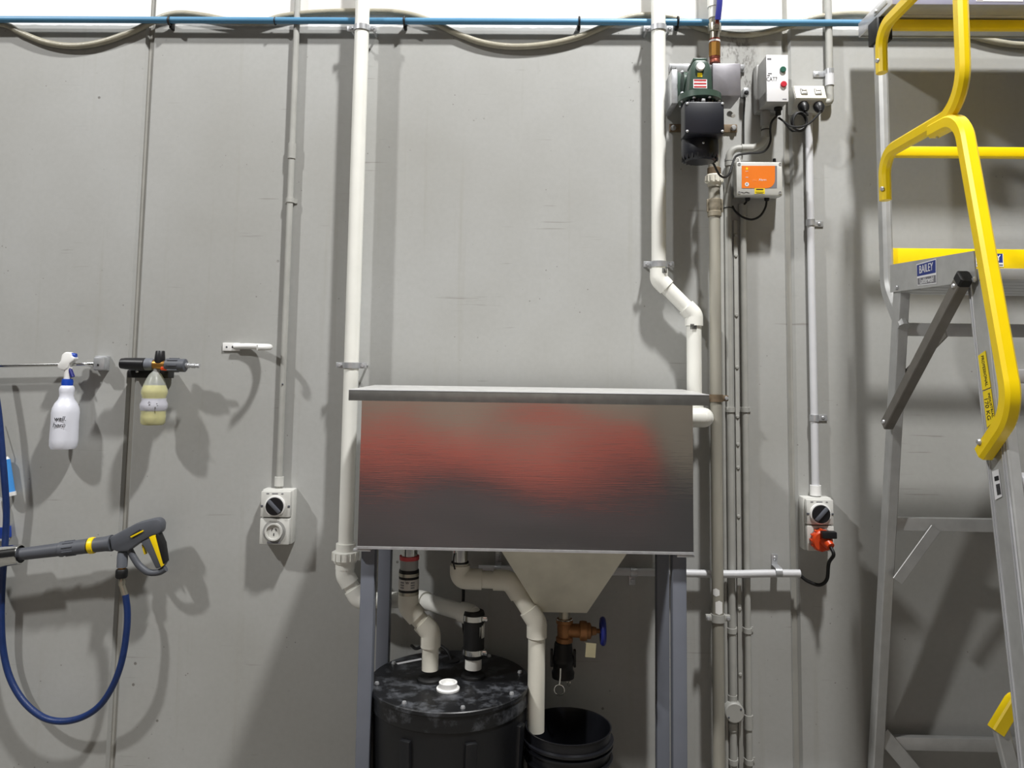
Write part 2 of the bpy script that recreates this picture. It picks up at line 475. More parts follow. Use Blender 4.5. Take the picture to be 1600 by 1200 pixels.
# ------------------------------------------------------------------ the setting
Z_PAINT = P(800, 43).z
X_J1 = P(205, 600).x; X_J2 = P(1237, 600).x
def wall_mat():
    m = bpy.data.materials.new('painted_precast_concrete'); m.use_nodes = True
    nt = m.node_tree; N = nt.nodes; L = nt.links
    b = N['Principled BSDF']; b.inputs['Roughness'].default_value = 0.55
    geo = N.new('ShaderNodeNewGeometry'); pos = geo.outputs['Position']
    sep = N.new('ShaderNodeSeparateXYZ'); L.new(pos, sep.inputs[0])
    def noise(scale, detail=4, mapping=None, rough=0.55):
        n = N.new('ShaderNodeTexNoise'); n.inputs['Scale'].default_value = scale; n.inputs['Detail'].default_value = detail
        n.inputs['Roughness'].default_value = rough
        if mapping:
            mp = N.new('ShaderNodeMapping'); mp.inputs['Scale'].default_value = mapping
            L.new(pos, mp.inputs['Vector']); L.new(mp.outputs['Vector'], n.inputs['Vector'])
        else: L.new(pos, n.inputs['Vector'])
        return n.outputs['Fac']
    def mathn(op, a, c=None, clamp=False):
        q = N.new('ShaderNodeMath'); q.operation = op; q.use_clamp = clamp
        for k, x in enumerate((a, c)):
            if x is None: continue
            if isinstance(x, (int, float)): q.inputs[k].default_value = x
            else: L.new(x, q.inputs[k])
        return q.outputs[0]
    def rng(x, a, c, d, e):
        q = N.new('ShaderNodeMapRange'); q.inputs['From Min'].default_value = a; q.inputs['From Max'].default_value = c
        q.inputs['To Min'].default_value = d; q.inputs['To Max'].default_value = e
        L.new(x, q.inputs['Value']); return q.outputs['Result']
    def mix(f, c1, c2):
        q = N.new('ShaderNodeMix'); q.data_type = 'RGBA'
        if isinstance(f, (int, float)): q.inputs['Factor'].default_value = f
        else: L.new(f, q.inputs['Factor'])
        for k, c in (('A', c1), ('B', c2)):
            s_ = [i for i in q.inputs if i.name == k and i.type == 'RGBA'][0]
            if isinstance(c, tuple): s_.default_value = (*c, 1)
            else: L.new(c, s_)
        return [o for o in q.outputs if o.type == 'RGBA'][0]
    # grey paint with slow clouds, fine vertical brush / drip streaks
    cloud = noise(1.3, 3); streak = noise(1.0, 5, (26, 1, 0.9)); fine = noise(60, 4)
    gA = lin(162, 162, 158); gB = lin(174, 175, 173)
    c = mix(rng(cloud, 0.35, 0.65, 0, 1), gA, gB)
    c = mix(rng(streak, 0.60, 0.78, 0, 0.35), c, lin(150, 147, 136))
    c = mix(rng(fine, 0.35, 0.75, 0, 0.10), c, lin(120, 118, 112))
    # small dark pits and chips
    vo = N.new('ShaderNodeTexVoronoi'); vo.inputs['Scale'].default_value = 9.0; L.new(pos, vo.inputs['Vector'])
    pit = mathn('MULTIPLY', rng(vo.outputs['Distance'], 0.035, 0.05, 1, 0), rng(noise(2.3, 2), 0.52, 0.56, 0, 1))
    c = mix(mathn('MULTIPLY', pit, 0.7), c, lin(92, 88, 80))
    vo2 = N.new('ShaderNodeTexVoronoi'); vo2.inputs['Scale'].default_value = 34.0; L.new(pos, vo2.inputs['Vector'])
    pit2 = mathn('MULTIPLY', rng(vo2.outputs['Distance'], 0.05, 0.09, 1, 0), rng(noise(5, 3), 0.54, 0.60, 0, 1))
    c = mix(mathn('MULTIPLY', pit2, 0.6), c, lin(88, 84, 78))
    # horizontal trowel scratches
    sc = noise(1.0, 3, (3, 1, 95)); scm = mathn('MULTIPLY', rng(sc, 0.64, 0.68, 0, 1), rng(noise(4.5, 2), 0.56, 0.62, 0, 1))
    c = mix(mathn('MULTIPLY', scm, 0.45), c, lin(112, 108, 100))
    # scuffed bare patch beside the pump
    pc = P(1152, 105)
    dx = mathn('DIVIDE', mathn('SUBTRACT', sep.outputs['X'], pc.x), 0.075); dz = mathn('DIVIDE', mathn('SUBTRACT', sep.outputs['Z'], pc.z), 0.13)
    el = mathn('ADD', mathn('MULTIPLY', dx, dx), mathn('MULTIPLY', dz, dz))
    scuff = mathn('MULTIPLY', rng(el, 0.4, 1.1, 1, 0), rng(noise(60, 6, (1, 1, 0.40), 0.75), 0.50, 0.56, 0, 1))
    c = mix(mathn('MULTIPLY', scuff, 0.55), c, lin(80, 76, 70))
    # white paint above the line
    zz = mathn('ADD', sep.outputs['Z'], rng(noise(30, 2), 0, 1, -0.004, 0.004))
    up = rng(zz, Z_PAINT-0.002, Z_PAINT+0.002, 0, 1)
    wcol = mix(rng(noise(3, 4), 0.6, 0.8, 0, 0.3), lin(244, 243, 240), lin(225, 222, 214))
    wcol = mix(mathn('MULTIPLY', pit2, 0.5), wcol, lin(110, 105, 98))
    c = mix(up, c, wcol)
    L.new(c, b.inputs['Base Color'])
    h = mathn('ADD', mathn('MULTIPLY', fine, 0.5), mathn('ADD', mathn('MULTIPLY', noise(12, 3), 1.2), mathn('MULTIPLY', pit, -2.5)))
    bp = N.new('ShaderNodeBump'); bp.inputs['Strength'].default_value = 0.22; bp.inputs['Distance'].default_value = 0.0015
    L.new(h, bp.inputs['Height']); L.new(bp.outputs['Normal'], b.inputs['Normal'])
    return m
WALLM = wall_mat()
SEALM = mat('grey_joint_sealant', lin(150, 149, 143), 0.6, var=0.08)

wall = struct(MB().box((0, 0.14, 2.4), (11.0, 0.16, 4.8)).build('wall_back', SEALM))
def wall_panel(x0, x1):
    g = 0.007
    # a precast panel whose long vertical edges are chamfered at the joint
    ch, th = 0.007, 0.06
    prof = [(x0, 0.06), (x0, ch*1.4), (x0+ch, 0.0), (x1-ch, 0.0), (x1, ch*1.4), (x1, 0.06)]
    MB().prism([V3((x, y, 0.0)) for x, y in prof], 4.8, n=(0, 0, 1)).build('concrete_panel', WALLM, wall, smooth=False)
gap = 0.008
wall_panel(-5.4, X_J1-gap); wall_panel(X_J1+gap, X_J2-gap); wall_panel(X_J2+gap, 5.4)
for xj in (X_J1, X_J2):
    MB().box((xj, 0.036, 2.4), (gap*2+0.002, 0.050, 4.8)).build('joint_sealant', SEALM, wall)

FLOORM = mat('sealed_concrete_floor', lin(118, 115, 109), 0.55, var=0.12, scale=3, bump=0.1, bscale=30)
DARKREFL = mat('dark_reflection_floor', lin(62, 63, 68), 0.5, var=0.15, scale=2)
flo = struct(MB().box((0, -5.0, -0.05), (11.0, 10.1, 0.10)).build('floor', FLOORM))
MB().box((0, -6.75, 0.001), (11.0, 5.6, 0.002)).build('dark_reflection_sheet', DARKREFL, flo)  # unseen dark sheet, added to darken the trough's lower reflection
FARM = mat('far_wall_paint', lin(150, 142, 130), 0.7, var=0.08, scale=1.5)
struct(MB().box((0, -9.6, 2.4), (11.0, 0.1, 4.8)).build('wall_front', FARM))
REDM = mat('red_reflection_colour', lin(200, 112, 100), 0.6, var=0.1, scale=2)
struct(MB().box((-0.75, -9.5, 0.30), (5.0, 0.08, 0.60)).build('reflection_band_1', REDM))  # unseen red band, added as the red object mirrored in the trough
DUSKM = mat('pink_reflection_colour', lin(164, 138, 124), 0.6, var=0.1, scale=2)
struct(MB().box((-0.75, -9.5, 0.85), (5.0, 0.08, 0.50)).build('reflection_band_2', DUSKM))  # unseen pink band, added to tint the reflection above the red

# ------------------------------------------------------------------ trough sink on its stand
DF, DB = 0.42, 0.10
xl = P(562, 740, DF).x; xr = P(1083, 740, DF).x
zt = P(820, 622, DF).z; zb = P(820, 862, DF).z
sink = thing('trough_sink', 'stainless steel trough sink on four blue grey legs with a pale hopper below', 'sink', ((xl+xr)/2, -(DF+DB)/2, 0))
NXs, NZs = 72, 28
def front_y(x, z):
    u = (x-xl)/(xr-xl); w = (z-zb)/(zt-zb)
    e = min(1, 6*u, 6*(1-u))*min(1, 6*w, 6*(1-w))
    s1 = 0.0034*math.sin(2*math.pi*(u*2.1+0.05))*(w-0.42)*(zt-zb)*(1-0.55*u)
    s2 = 0.0012*math.exp(-(((u-0.1)/0.11)**2+((w-0.62)/0.26)**2))
    s3 = 0.0007*math.sin(7.0*u+5.0*w)
    return -DF + (s1 + s2 + s3)*e
mb = MB(); vv = {}
for i in range(NXs+1):
    for j in range(NZs+1):
        x = xl+(xr-xl)*i/NXs; z = zb+(zt-zb)*j/NZs
        vv[i, j] = mb.bm.verts.new((x, front_y(x, z), z))
for i in range(NXs):
    for j in range(NZs):
        mb.bm.faces.new((vv[i, j], vv[i+1, j], vv[i+1, j+1], vv[i, j+1]))
# sides, back and folded bottom of the tub
bk = {}
def quad(*ps): mb.bm.faces.new([mb.bm.verts.new(p) for p in ps])
for x in (xl, xr):
    quad((x, -DF, zb), (x, -DB, zb), (x, -DB, zt), (x, -DF, zt))
quad((xl, -DB, zb), (xr, -DB, zb), (xr, -DB, zt), (xl, -DB, zt))
quad((xl, -DF, zb), (xr, -DF, zb), (xr, -DB, zb), (xl, -DB, zb))
tub = mb.build('tub', STEEL, sink)
tub.data.set_sharp_from_angle(angle=R(30))
MB().box(((xl+xr)/2, -DF-0.0015, zb+0.003), (xr-xl+0.002, 0.003, 0.006)).build('bottom_flange', GALV, sink)
# lid sheet with a folded front lip
lx0 = P(545, 618, DF+0.015).x; lx1 = P(1108, 618, DF+0.015).x
ztop = P(826, 615, DF+0.015).z
LIDS = mat('lid_stainless', lin(214, 214, 212), 0.38, 0.4, var=0.14, scale=40, bump=0.15, bscale=60)
yb_ = -DB+0.02; zrise = 0.004
mb = MB()
mb.prism([V3((lx0, -DF-0.015, ztop)), V3((lx0, -DF-0.015, ztop+0.004)), V3((lx0, yb_, ztop+0.004+zrise)), V3((lx0, yb_, ztop+zrise))], lx1-lx0, n=(1, 0, 0))
mb.build('lid_sheet', LIDS, sink, smooth=False)
LIPM = mat('lip_stainless', lin(150, 150, 148), 0.35, 0.8, var=0.12, scale=30)
MB().box(((lx0+lx1)/2, -DF-0.0168, ztop+0.003), (lx1-lx0, 0.004, 0.003), bev=0.0012).build('lip_highlight', ALUB, sink)  # brighter strip standing in for the highlight line along the lip
MB().box(((lx0+lx1)/2, -DF-0.0165, ztop-0.010), (lx1-lx0, 0.003, 0.028), bev=0.001).build('lid_lip', LIPM, sink)
# hopper
hx0, hx1 = P(783, 862, DF-0.01).x, P(980, 864, DF-0.01).x
hb = P(880, 957, 0.31)
bx0, bx1 = P(843, 957, 0.31).x, P(917, 957, 0.31).x
mb = MB()
top = [V3((hx0, -DF+0.01, zb-0.001)), V3((hx1, -DF+0.01, zb-0.001)), V3((hx1, -DB-0.01, zb-0.001)), V3((hx0, -DB-0.01, zb-0.001))]
bot = [V3((bx0, -0.31, hb.z)), V3((bx1, -0.31, hb.z)), V3((bx1, -0.19, hb.z)), V3((bx0, -0.19, hb.z))]
tv = [mb.bm.verts.new(p) for p in top]; bv = [mb.bm.verts.new(p) for p in bot]
for k in range(4): mb.bm.faces.new((tv[k], tv[(k+1) % 4], bv[(k+1) % 4], bv[k]))
mb.bm.faces.new(bv)
hop = mb.build('hopper', HOPPER, sink, smooth=False)
LEG = 0.036
fx0 = P(575, 940, DF-0.04).x; fx1 = P(1060, 940, DF-0.04).x
for x in (fx0, fx1):
    for d in (DF-0.04, DB+0.03):
        lg = MB().box((x, -d, (zb+0.006)/2), (LEG, LEG, zb-0.008), bev=0.003).build('leg', STEELB, sink)
        MB().box((x, -d, 0.004), (0.07, 0.07, 0.008), bev=0.001).build('foot_plate', STEELB, lg)
for x, s_ in ((fx0, -1), (fx1, 1)):
    MB().box((x+s_*0.012, -DF+0.014, zb-0.004), (0.045, 0.03, 0.006), bev=0.001).build('levelling_plate', GALV, sink)
for d in (DF-0.04, DB+0.03):
    MB().box(((fx0+fx1)/2, -d, zb-0.022), (fx1-fx0-LEG, 0.03, 0.03), bev=0.003).build('top_rail', STEELB, sink) if d < 0.2 else None

# ------------------------------------------------------------------ pipes along and down the wall
DBL = 0.031
air = thing('blue_air_pipe', 'thin blue air pipe running level along the top of the wall', 'pipe', P(700, 33, DBL))
za = P(700, 33, DBL).z
MB().tube([V3((-3.3, -DBL, P(0, 31, DBL).z)), V3((3.3, -DBL, P(1365, 35, DBL).z))], 0.0105, 16).build('pipe', BLUEPIPE, air)
for px in (265, 632, 1059, 905):
    c = P(px, 33, DBL)
    mb = MB(); mb.torus(c, (1, 0, 0), 0.0125, 0.0035, 18, 6); mb.box((c.x, -0.012, c.z-0.008), (0.010, 0.024, 0.022), bev=0.002)
    mb.build('pipe_clip', BLK, air)
MB().torus(P(430, 33, DBL), (1, 0, 0), 0.0118, 0.0018, 16, 6).build('cable_tie', BLK, air)

hose = tag(MB().tube(spline([P(x, y, 0.0105) for x, y in [(-260, 40), (-120, 20), (0, 37), (30, 50), (70, 66), (112, 72), (155, 67), (200, 52), (240, 33), (262, 24), (285, 21), (320, 25), (365, 33),
    (410, 34), (440, 26), (490, 20), (550, 18), (610, 19), (645, 24), (680, 36), (715, 53), (755, 67), (800, 73), (850, 70), (900, 59), (945, 41), (985, 27), (1020, 24),
    (1055, 29), (1095, 44), (1130, 52), (1170, 54), (1215, 46), (1262, 31), (1300, 24), (1345, 22), (1400, 28), (1450, 38), (1510, 54), (1560, 66), (1610, 70), (1700, 60), (1800, 40)]], 6), 0.0102, 14).build('braided_hose', HOSE),
    'grey braided hose looping over and under the blue air pipe', 'hose')

# white drain pipe on the left, down behind the trough and into the black tank
DW, RW = 0.065, 0.0235
wd = thing('white_drain_pipe', 'white drain pipe dropping left of the trough and turning into the black tank', 'pipe', P(553, 480, DW))
Xw = P(553.5, 430, DW).x
p_top = V3((Xw, -DW, 2.95)); p_un = V3((Xw, -DW, P(534, 862, DW).z))
e1 = V3((Xw, -DW, P(534, 898, DW).z))
e2 = P(562, 938, DW); e2.y = -DW
e3 = P(655, 937, 0.085)
e4 = P(742, 962, 0.27)
e5 = V3((e4.x-0.002, -0.27, P(738, 1044, 0.27).z))
run(wd, [p_top, e1, e2, e3, e4, e5], 0.0225, 0.0275, 0.030, PVC, ext=0.022)
u = V3((Xw, -DW, P(534, 868, DW).z))
MB().lathe([(0.0285, -0.038), (0.0285, -0.018), (0.034, -0.018), (0.034, -0.012), (0.038, -0.012), (0.038, 0.012), (0.034, 0.014), (0.029, 0.014), (0.029, 0.036)], u, (0, 0, 1), 24).build('union', PVC, wd)
for k in range(14):
    a = 2*math.pi*k/14
    MB().box(u + V3((0.0385*math.cos(a), 0.0385*math.sin(a), 0)), (0.004, 0.006, 0.022), Matrix.Rotation(a, 3, 'Z')).build('union_rib', PVC, wd)
for py in (45, 571):
    saddle_clamp(wd, Xw, P(560, py, DW).z, DW, RW, 0.044)
cz = P(740, 990, 0.27)
cp = MB().lathe([(0.026, -0.062), (0.0285, -0.055), (0.0285, 0.052), (0.026, 0.060)], V3((e5.x, -0.27, cz.z)), (0, 0, 1), 24).build('rubber_coupling', BLK, wd)
for dz in (-0.044, 0.044):
    b_ = MB().lathe([(0.0292, -0.007), (0.0302, -0.007), (0.0302, 0.007), (0.0292, 0.007)], V3((e5.x, -0.27, cz.z+dz)), (0, 0, 1), 24, close=False).build('hose_band', CHROME, cp)
    MB().box((e5.x+0.030, -0.285, cz.z+dz), (0.014, 0.008, 0.012), bev=0.002).build('band_screw', CHROME, cp)

# white supply pipe on the right
DS = 0.065
ws = thing('white_supply_pipe', 'white pipe with a slanted offset running down into the right end of the trough', 'pipe', P(1030, 210, DS))
Xs = P(1029, 210, DS).x; Xs2 = P(1084.5, 555, DS).x
n0 = V3((Xs, -DS, 2.95)); n1 = V3((Xs, -DS, P(1033, 437, DS).z)); n2 = V3((Xs2, -DS, P(1084, 492, DS).z))
n3 = V3((Xs2, -DS, P(1086, 648, DS).z)); n4 = V3((Xs2, -0.215, n3.z)); n5 = V3((xr-0.002, -0.215, n3.z))
run(ws, [n0, n1, n2, n3, n4, n5], 0.0225, 0.0272, 0.022, PVC, ext=0.024)
for py in (45, 413):
    saddle_clamp(ws, Xs, P(1030, py, DS).z, DS, RW, 0.044)
MB().lathe([(0.025, 0), (0.034, 0), (0.034, 0.006), (0.025, 0.006)], V3((xr, -0.215, n3.z)), (1, 0, 0), 24).build('black_seal', BLK, ws)
for (px, py) in ((1083, 511), (1037, 424)):
    c = P(px, py, DS)
    st = MB()
    for k in range(5): st.box((c.x - 0.012 + k*0.004, -DS-0.0262 + abs(k-2)*0.0004, c.z), (0.0022, 0.002, 0.016))
    st.build('printed_sticker', INK, ws)

# conduit helper: vertical conduit with couplings
def vconduit(name, label, x_ref, y_ref, d, r, ztop_, zbot_, m, group=None):
    X = P(x_ref, y_ref, d).x
    t = thing(name, label, 'conduit', (X, -d, zbot_), 'conduits along the wall')
    MB().tube([V3((X, -d, ztop_)), V3((X, -d, zbot_))], r, 14).build('pipe', m, t)
    return t, X
def coupling(t, X, z, d, r, h, m): MB().lathe([(r, -h/2), (r, h/2)], V3((X, -d, z)), (0, 0, 1), 16).build('coupling', m, t)

z_lo = P(430, 765, 0.018).z
lc, Xl = vconduit('wall_conduit', 'grey conduit dropping to the switched outlet left of the trough', 449, 420, 0.016, 0.0098, 2.95, z_lo, COND)
coupling(lc, Xl, P(456, 236, 0.016).z, 0.016, 0.0125, 0.05, COND)
coupling(lc, Xl, P(436, 752, 0.016).z, 0.016, 0.0140, 0.028, LTP)
strap_saddle(lc, Xl, P(455, 313, 0.016).z, 0.016, 0.0098, COND)
MB().ball((Xl+0.002, -0.0265, P(443, 600, 0.016).z), 0.003, seg=8).build('screw', GREYP, lc)

# ------------------------------------------------------------------ switched outlets
def switched_outlet(name, label, x0, y0, x1, y1, dial, d1=0.062):
    a = P(x0, y0, d1); b = P(x1, y1, d1)
    cx, w, zt_, zb_ = (a.x+b.x)/2, b.x-a.x, a.z, b.z
    zm = (zt_+zb_)/2
    t = thing(name, label, 'outlet', (cx, 0, zb_), 'switched outlets on the wall')
    bxo = MB().box((cx, -0.0205, zm), (w+0.006, 0.041, zt_-zb_+0.004), bev=0.004).build('back_box', LTP, t)
    hh = (zt_-zb_)/2
    sp = MB().box((cx, -0.052, zt_-hh/2+0.0005), (w, 0.020, hh-0.0025), bev=0.003).build('switch_cover', LTP, t)
    pc_ = MB().box((cx, -0.052, zb_+hh/2-0.0005), (w, 0.020, hh-0.0025), bev=0.003).build('socket_cover', LTP, t)
    zc = zt_-hh*0.55
    MB().lathe([(0.031, 0), (0.031, 0.006), (0.028, 0.007)], V3((cx, -0.061, zc)), (0, -1, 0), 30).build('dial_ring', WHITE, sp)
    dl = MB().lathe([(0.0265, 0), (0.0265, 0.010), (0.0255, 0.0115), (0, 0.0115)], V3((cx, -0.062, zc)), (0, -1, 0), 30).build('dial', BLKP, sp)
    ra = Matrix.Rotation(R(dial), 3, 'Y')
    MB().box((cx, -0.076, zc), (0.011, 0.010, 0.050), ra, bev=0.003).build('dial_grip', GREYP, sp)
    for q in (-1, 1):
        MB().box((cx+q*(w/2-0.004), -0.0605, zc-0.001), (0.007, 0.006, 0.006), bev=0.001).build('cover_screw', GREYP, sp)
    for k, wd_ in enumerate((0.008, 0.018, 0.006)):
        MB().box((cx-0.024+k*0.022, -0.0622, zt_-0.0075), (wd_, 0.0008, 0.003)).build('marking', INKG, sp)
    return t, cx, zt_, zb_, hh, pc_
ot, ocx, ozt, ozb, ohh, opc = switched_outlet('switched_outlet', 'grey switched outlet with an empty round socket, left of the trough', 408, 767, 451, 852, -45)
zs = ozb+ohh*0.5
MB().lathe([(0.034, 0), (0.034, 0.003)], V3((ocx, -0.061, zs)), (0, -1, 0), 30).build('socket_recess', LTP2, opc)
MB().lathe([(0.020, 0.0), (0.026, 0.0), (0.026, 0.010), (0.0215, 0.010), (0.0215, 0.004), (0, 0.004)], V3((ocx, -0.062, zs)), (0, -1, 0), 30).build('socket_collar', LTP, opc)
for dx, dz, an in ((-0.006, 0.006, 25), (0.006, 0.006, -25), (0.0, -0.008, 0)):
    MB().box((ocx+dx, -0.0665, zs+dz), (0.002, 0.0015, 0.008), Matrix.Rotation(R(an), 3, 'Y')).build('socket_slot', INK, opc)
MB().box((ocx, -0.063, ozb+0.007), (0.040, 0.005, 0.006), bev=0.001).build('flap_hinge', INKG, opc)
MB().box((ocx, -0.063, ozb+ohh-0.006), (0.022, 0.006, 0.008), bev=0.002).build('flap_catch', LTP, opc)

ro, rcx, rzt, rzb, rhh, rpc = switched_outlet('switched_outlet', 'grey switched outlet with an orange plug in it, right of the trough', 1260, 780, 1304, 862, 42)
zs = rzb+rhh*0.5
MB().lathe([(0.032, 0), (0.032, 0.004)], V3((rcx+0.002, -0.061, zs)), (0, -1, 0), 30).build('socket_recess', LTP2, rpc)
pl = thing('orange_plug', 'orange industrial plug with a black catch and black cord in the right outlet', 'plug', (rcx, -0.07, zs))
MB().lathe([(0.029, 0), (0.031, 0.004), (0.031, 0.018), (0.027, 0.022)], V3((rcx-0.004, -0.065, zs-0.002)), (0.1, -1, -0.1), 30).build('plug_ring', ORG, pl)
for k in range(12):
    a = 2*math.pi*k/12
    MB().box(V3((rcx-0.004+0.0305*math.cos(a), -0.076, zs-0.002+0.0305*math.sin(a))), (0.004, 0.016, 0.006), Matrix.Rotation(-a, 3, 'Y'), bev=0.001).build('grip_rib', ORG, pl)
MB().cyl((rcx+0.004, -0.085, zs), (rcx+0.012, -0.108, zs-0.014), 0.018, 0.012, 20).build('plug_body', ORG, pl)
MB().box((rcx+0.010, -0.098, zs+0.018), (0.042, 0.024, 0.020), bev=0.003).build('plug_catch', BLKP, pl)
c0 = V3((rcx+0.012, -0.108, zs-0.015))
MB().tube(spline([c0, c0+V3((0.004, -0.010, -0.02)), P(1295, 880, 0.09), P(1292, 905, 0.06), P(1280, 914, 0.045), P(1262, 908, 0.038), P(1249, 899, 0.037), P(1235, 897, 0.037)], 8), 0.0052, 10).build('cord', BLK, pl)

# ------------------------------------------------------------------ white horizontal conduit low on the wall
wc = thing('white_conduit', 'pale level conduit passing behind the trough legs to the orange plug cord', 'conduit', P(1000, 893, 0.037), 'conduits along the wall')
MB().tube(spline([P(748, 889, 0.037), P(900, 892, 0.037), P(1000, 894, 0.037), P(1080, 896, 0.037), P(1140, 897, 0.037), P(1200, 896, 0.037), P(1250, 896, 0.037)], 6), 0.0115, 14).build('pipe', CONDW, wc)
for px, sd in ((778, 1), (990, -1), (1216, 1)):
    c = P(px, 894 if px > 800 else 890, 0.037)
    tab_clip(wc, c.x, c.z, 0.037, 0.012, sd, GALV, vert=True)

# ------------------------------------------------------------------ bundle of risers right of the trough
DR = 0.078
Xr = P(1119, 650, DR).x
rs = thing('riser_pipe', 'stained cream riser pipe running down from the green pump to the floor', 'pipe', (Xr, -DR, 0.0))
zpb = P(1116, 258, DR).z
MB().tube([V3((Xr, -DR, P(1116, 160, DR).z)), V3((Xr, -DR, 0.0))], 0.0172, 18).build('pipe', RISER, rs)
def zr(py): return P(1117, py, DR).z
o = V3((Xr, -DR, 0))
MB().lathe([(0.0185, zr(273)), (0.0205, zr(272)), (0.0205, zr(263)), (0.0185, zr(262))], o, (0, 0, 1), 20).build('threaded_collar', RUST, rs)
un = MB().lathe([(0.020, zr(292)), (0.0205, zr(286)), (0.0255, zr(286)), (0.0255, zr(275)), (0.0215, zr(273))], o, (0, 0, 1), 20).build('union', PVC2, rs)
for k in range(12):
    a = 2*math.pi*k/12
    MB().box((Xr+0.026*math.cos(a), -DR+0.026*math.sin(a), zr(280)), (0.004, 0.006, 0.018), Matrix.Rotation(a, 3, 'Z')).build('union_rib', PVC2, un)
CAML = mat('weathered_alloy', lin(150, 142, 125), 0.5, 0.4, var=0.2, scale=50)
MB().lathe([(0.0185, zr(339)), (0.021, zr(338)), (0.021, zr(331)), (0.0185, zr(330)), (0.0195, zr(327)), (0.0215, zr(324)), (0.0195, zr(319)), (0.021, zr(317)), (0.021, zr(312)), (0.0185, zr(311))], o, (0, 0, 1), 20).build('cam_coupling', CAML, rs)
for sg in (-1, 1):
    MB().box((Xr+sg*0.022, -DR-0.004, zr(322)), (0.005, 0.010, 0.040), bev=0.002).build('cam_lever', CAML, rs)
for py in (622, 965):
    z = P(1120, py, DR).z
    mb = MB(); mb.lathe([(0.0178, -0.011), (0.0205, -0.011), (0.0205, 0.011), (0.0178, 0.011)], V3((Xr, -DR, z)), (0, 0, 1), 20, close=False)
    for sg in (-1, 1): mb.box((Xr+sg*0.027, -DR, z), (0.018, 0.014, 0.018), bev=0.003)
    mb.cyl((Xr, -DR+0.018, z), (Xr, -0.0005, z), 0.005, seg=8)
    cl = mb.build('riser_clamp', RUST if py < 800 else COND, rs)
    for sg in (-1, 1): bolt(cl, (Xr+sg*0.029, -DR-0.007, z), (0, -1, 0), 0.006, 0.006)
for a0_, a1_, pya, pyb in ((-150, -85, 930, 917), (-125, -55, 958, 936)):
    mb = MB(); za1, za2 = P(1122, pya, DR).z, P(1122, pyb, DR).z; nn_ = 6
    lo_ = [mb.bm.verts.new((Xr+0.0176*math.cos(R(a0_+(a1_-a0_)*k/nn_)), -DR+0.0176*math.sin(R(a0_+(a1_-a0_)*k/nn_)), za1+0.004*abs(k-3)/3)) for k in range(nn_+1)]
    hi_ = [mb.bm.verts.new((Xr+0.0176*math.cos(R(a0_+(a1_-a0_)*k/nn_)), -DR+0.0176*math.sin(R(a0_+(a1_-a0_)*k/nn_)), za2-0.005*abs(k-3)/3)) for k in range(nn_+1)]
    for k in range(nn_): mb.bm.faces.new((lo_[k], lo_[k+1], hi_[k+1], hi_[k]))
    mb.build('bare_patch', WHITE, rs)

# conduits beside the riser
DC, RC = 0.0135, 0.0112
Xc1 = P(1141, 700, DC).x
c1 = thing('looped_conduit', 'grey conduit bending from the motor starter box and down through a round junction box', 'conduit', (Xc1, -DC, 0), 'conduits along the wall')
g0 = P(1196, 192, 0.034)
dE = 0.034
nodes = [V3((g0.x, -dE, P(1196, 172, dE).z)), V3((g0.x, -dE, P(1197, 230, dE).z)), V3((Xc1, -dE, P(1143, 233, dE).z)), V3((Xc1, -dE, P(1138, 262, dE).z)), V3((Xc1, -DC, P(1138, 300, dE).z)), V3((Xc1, -DC, 0.0))]
MB().tube(fillet(nodes, [0.05, 0.045, 0.03, 0.03], 8), RC, 16).build('pipe', COND, c1)
for (a, b) in (((1196, 196), (1196, 212)), ):
    coupling(c1, g0.x, P(1196, 186, dE).z, dE, 0.0150, 0.046, LTP2); coupling(c1, g0.x, P(1197, 211, dE).z, dE, 0.0135, 0.022, COND)
MB().cyl(P(1158, 232, dE), P(1176, 232, dE), 0.0135, seg=16).build('coupling', COND, c1)
coupling(c1, Xc1, P(1140, 254, dE).z, dE, 0.0135, 0.022, COND)
for py in (252, 325):
    d_ = dE if py < 270 else DC
    MB().torus(V3((Xc1, -d_, P(1140, py, d_).z)), (0, 0, 1), RC+0.0012, 0.0016, 16, 6).build('cable_tie', BLK, c1)
MB().torus(P(1197, 203, dE), (0, 0, 1), 0.0137, 0.0016, 16, 6).build('cable_tie', BLK, c1)
jz = P(1146, 1113, 0.03)
jb = MB().lathe([(0.029, 0.0), (0.029, 0.034), (0.026, 0.037), (0, 0.037)], V3((Xc1, -0.0005, jz.z)), (0, -1, 0), 28).build('junction_box', COND, c1)
for sg in (-1, 1): MB().ball((Xc1+sg*0.018, -0.038, jz.z+sg*0.012), 0.003, (1, 0.5, 1), 8).build('lid_screw', GREYP, jb)
coupling(c1, Xc1, P(1145, 1092, DC).z, DC, 0.0135, 0.022, COND); coupling(c1, Xc1, P(1147, 1135, DC).z, DC, 0.0135, 0.022, COND)

Xc2 = P(1165, 700, DC).x
c2 = thing('short_conduit', 'grey conduit rising from the floor to just under the orange box', 'conduit', (Xc2, -DC, 0), 'conduits along the wall')
MB().tube([V3((Xc2, -DC, P(1161, 320, DC).z)), V3((Xc2, -DC, 0))], 0.0098, 14).build('pipe', COND, c2)
coupling(c2, Xc2, P(1161, 328, DC).z, DC, 0.0135, 0.036, LTP2)
for py in (1128,): coupling(c2, Xc2, P(1171, py, DC).z, DC, 0.0125, 0.04, COND)
for py in (640, 985, 1190):
    strap_saddle(c1, Xc1, P(1143, py, DC).z, DC, RC, COND)
    strap_saddle(c2, Xc2, P(1166, py, DC).z, DC, 0.0098, COND)
Xst = P(1152.5, 700, 0.004).x
st = thing('mounting_strip', 'flat grey strip with round screw heads between the two thin conduits', 'strip', (Xst, -0.004, 0))
MB().box((Xst, -0.0042, P(1150, 345).z/2), (0.013, 0.008, P(1150, 345).z), bev=0.002).build('strip', COND, st)
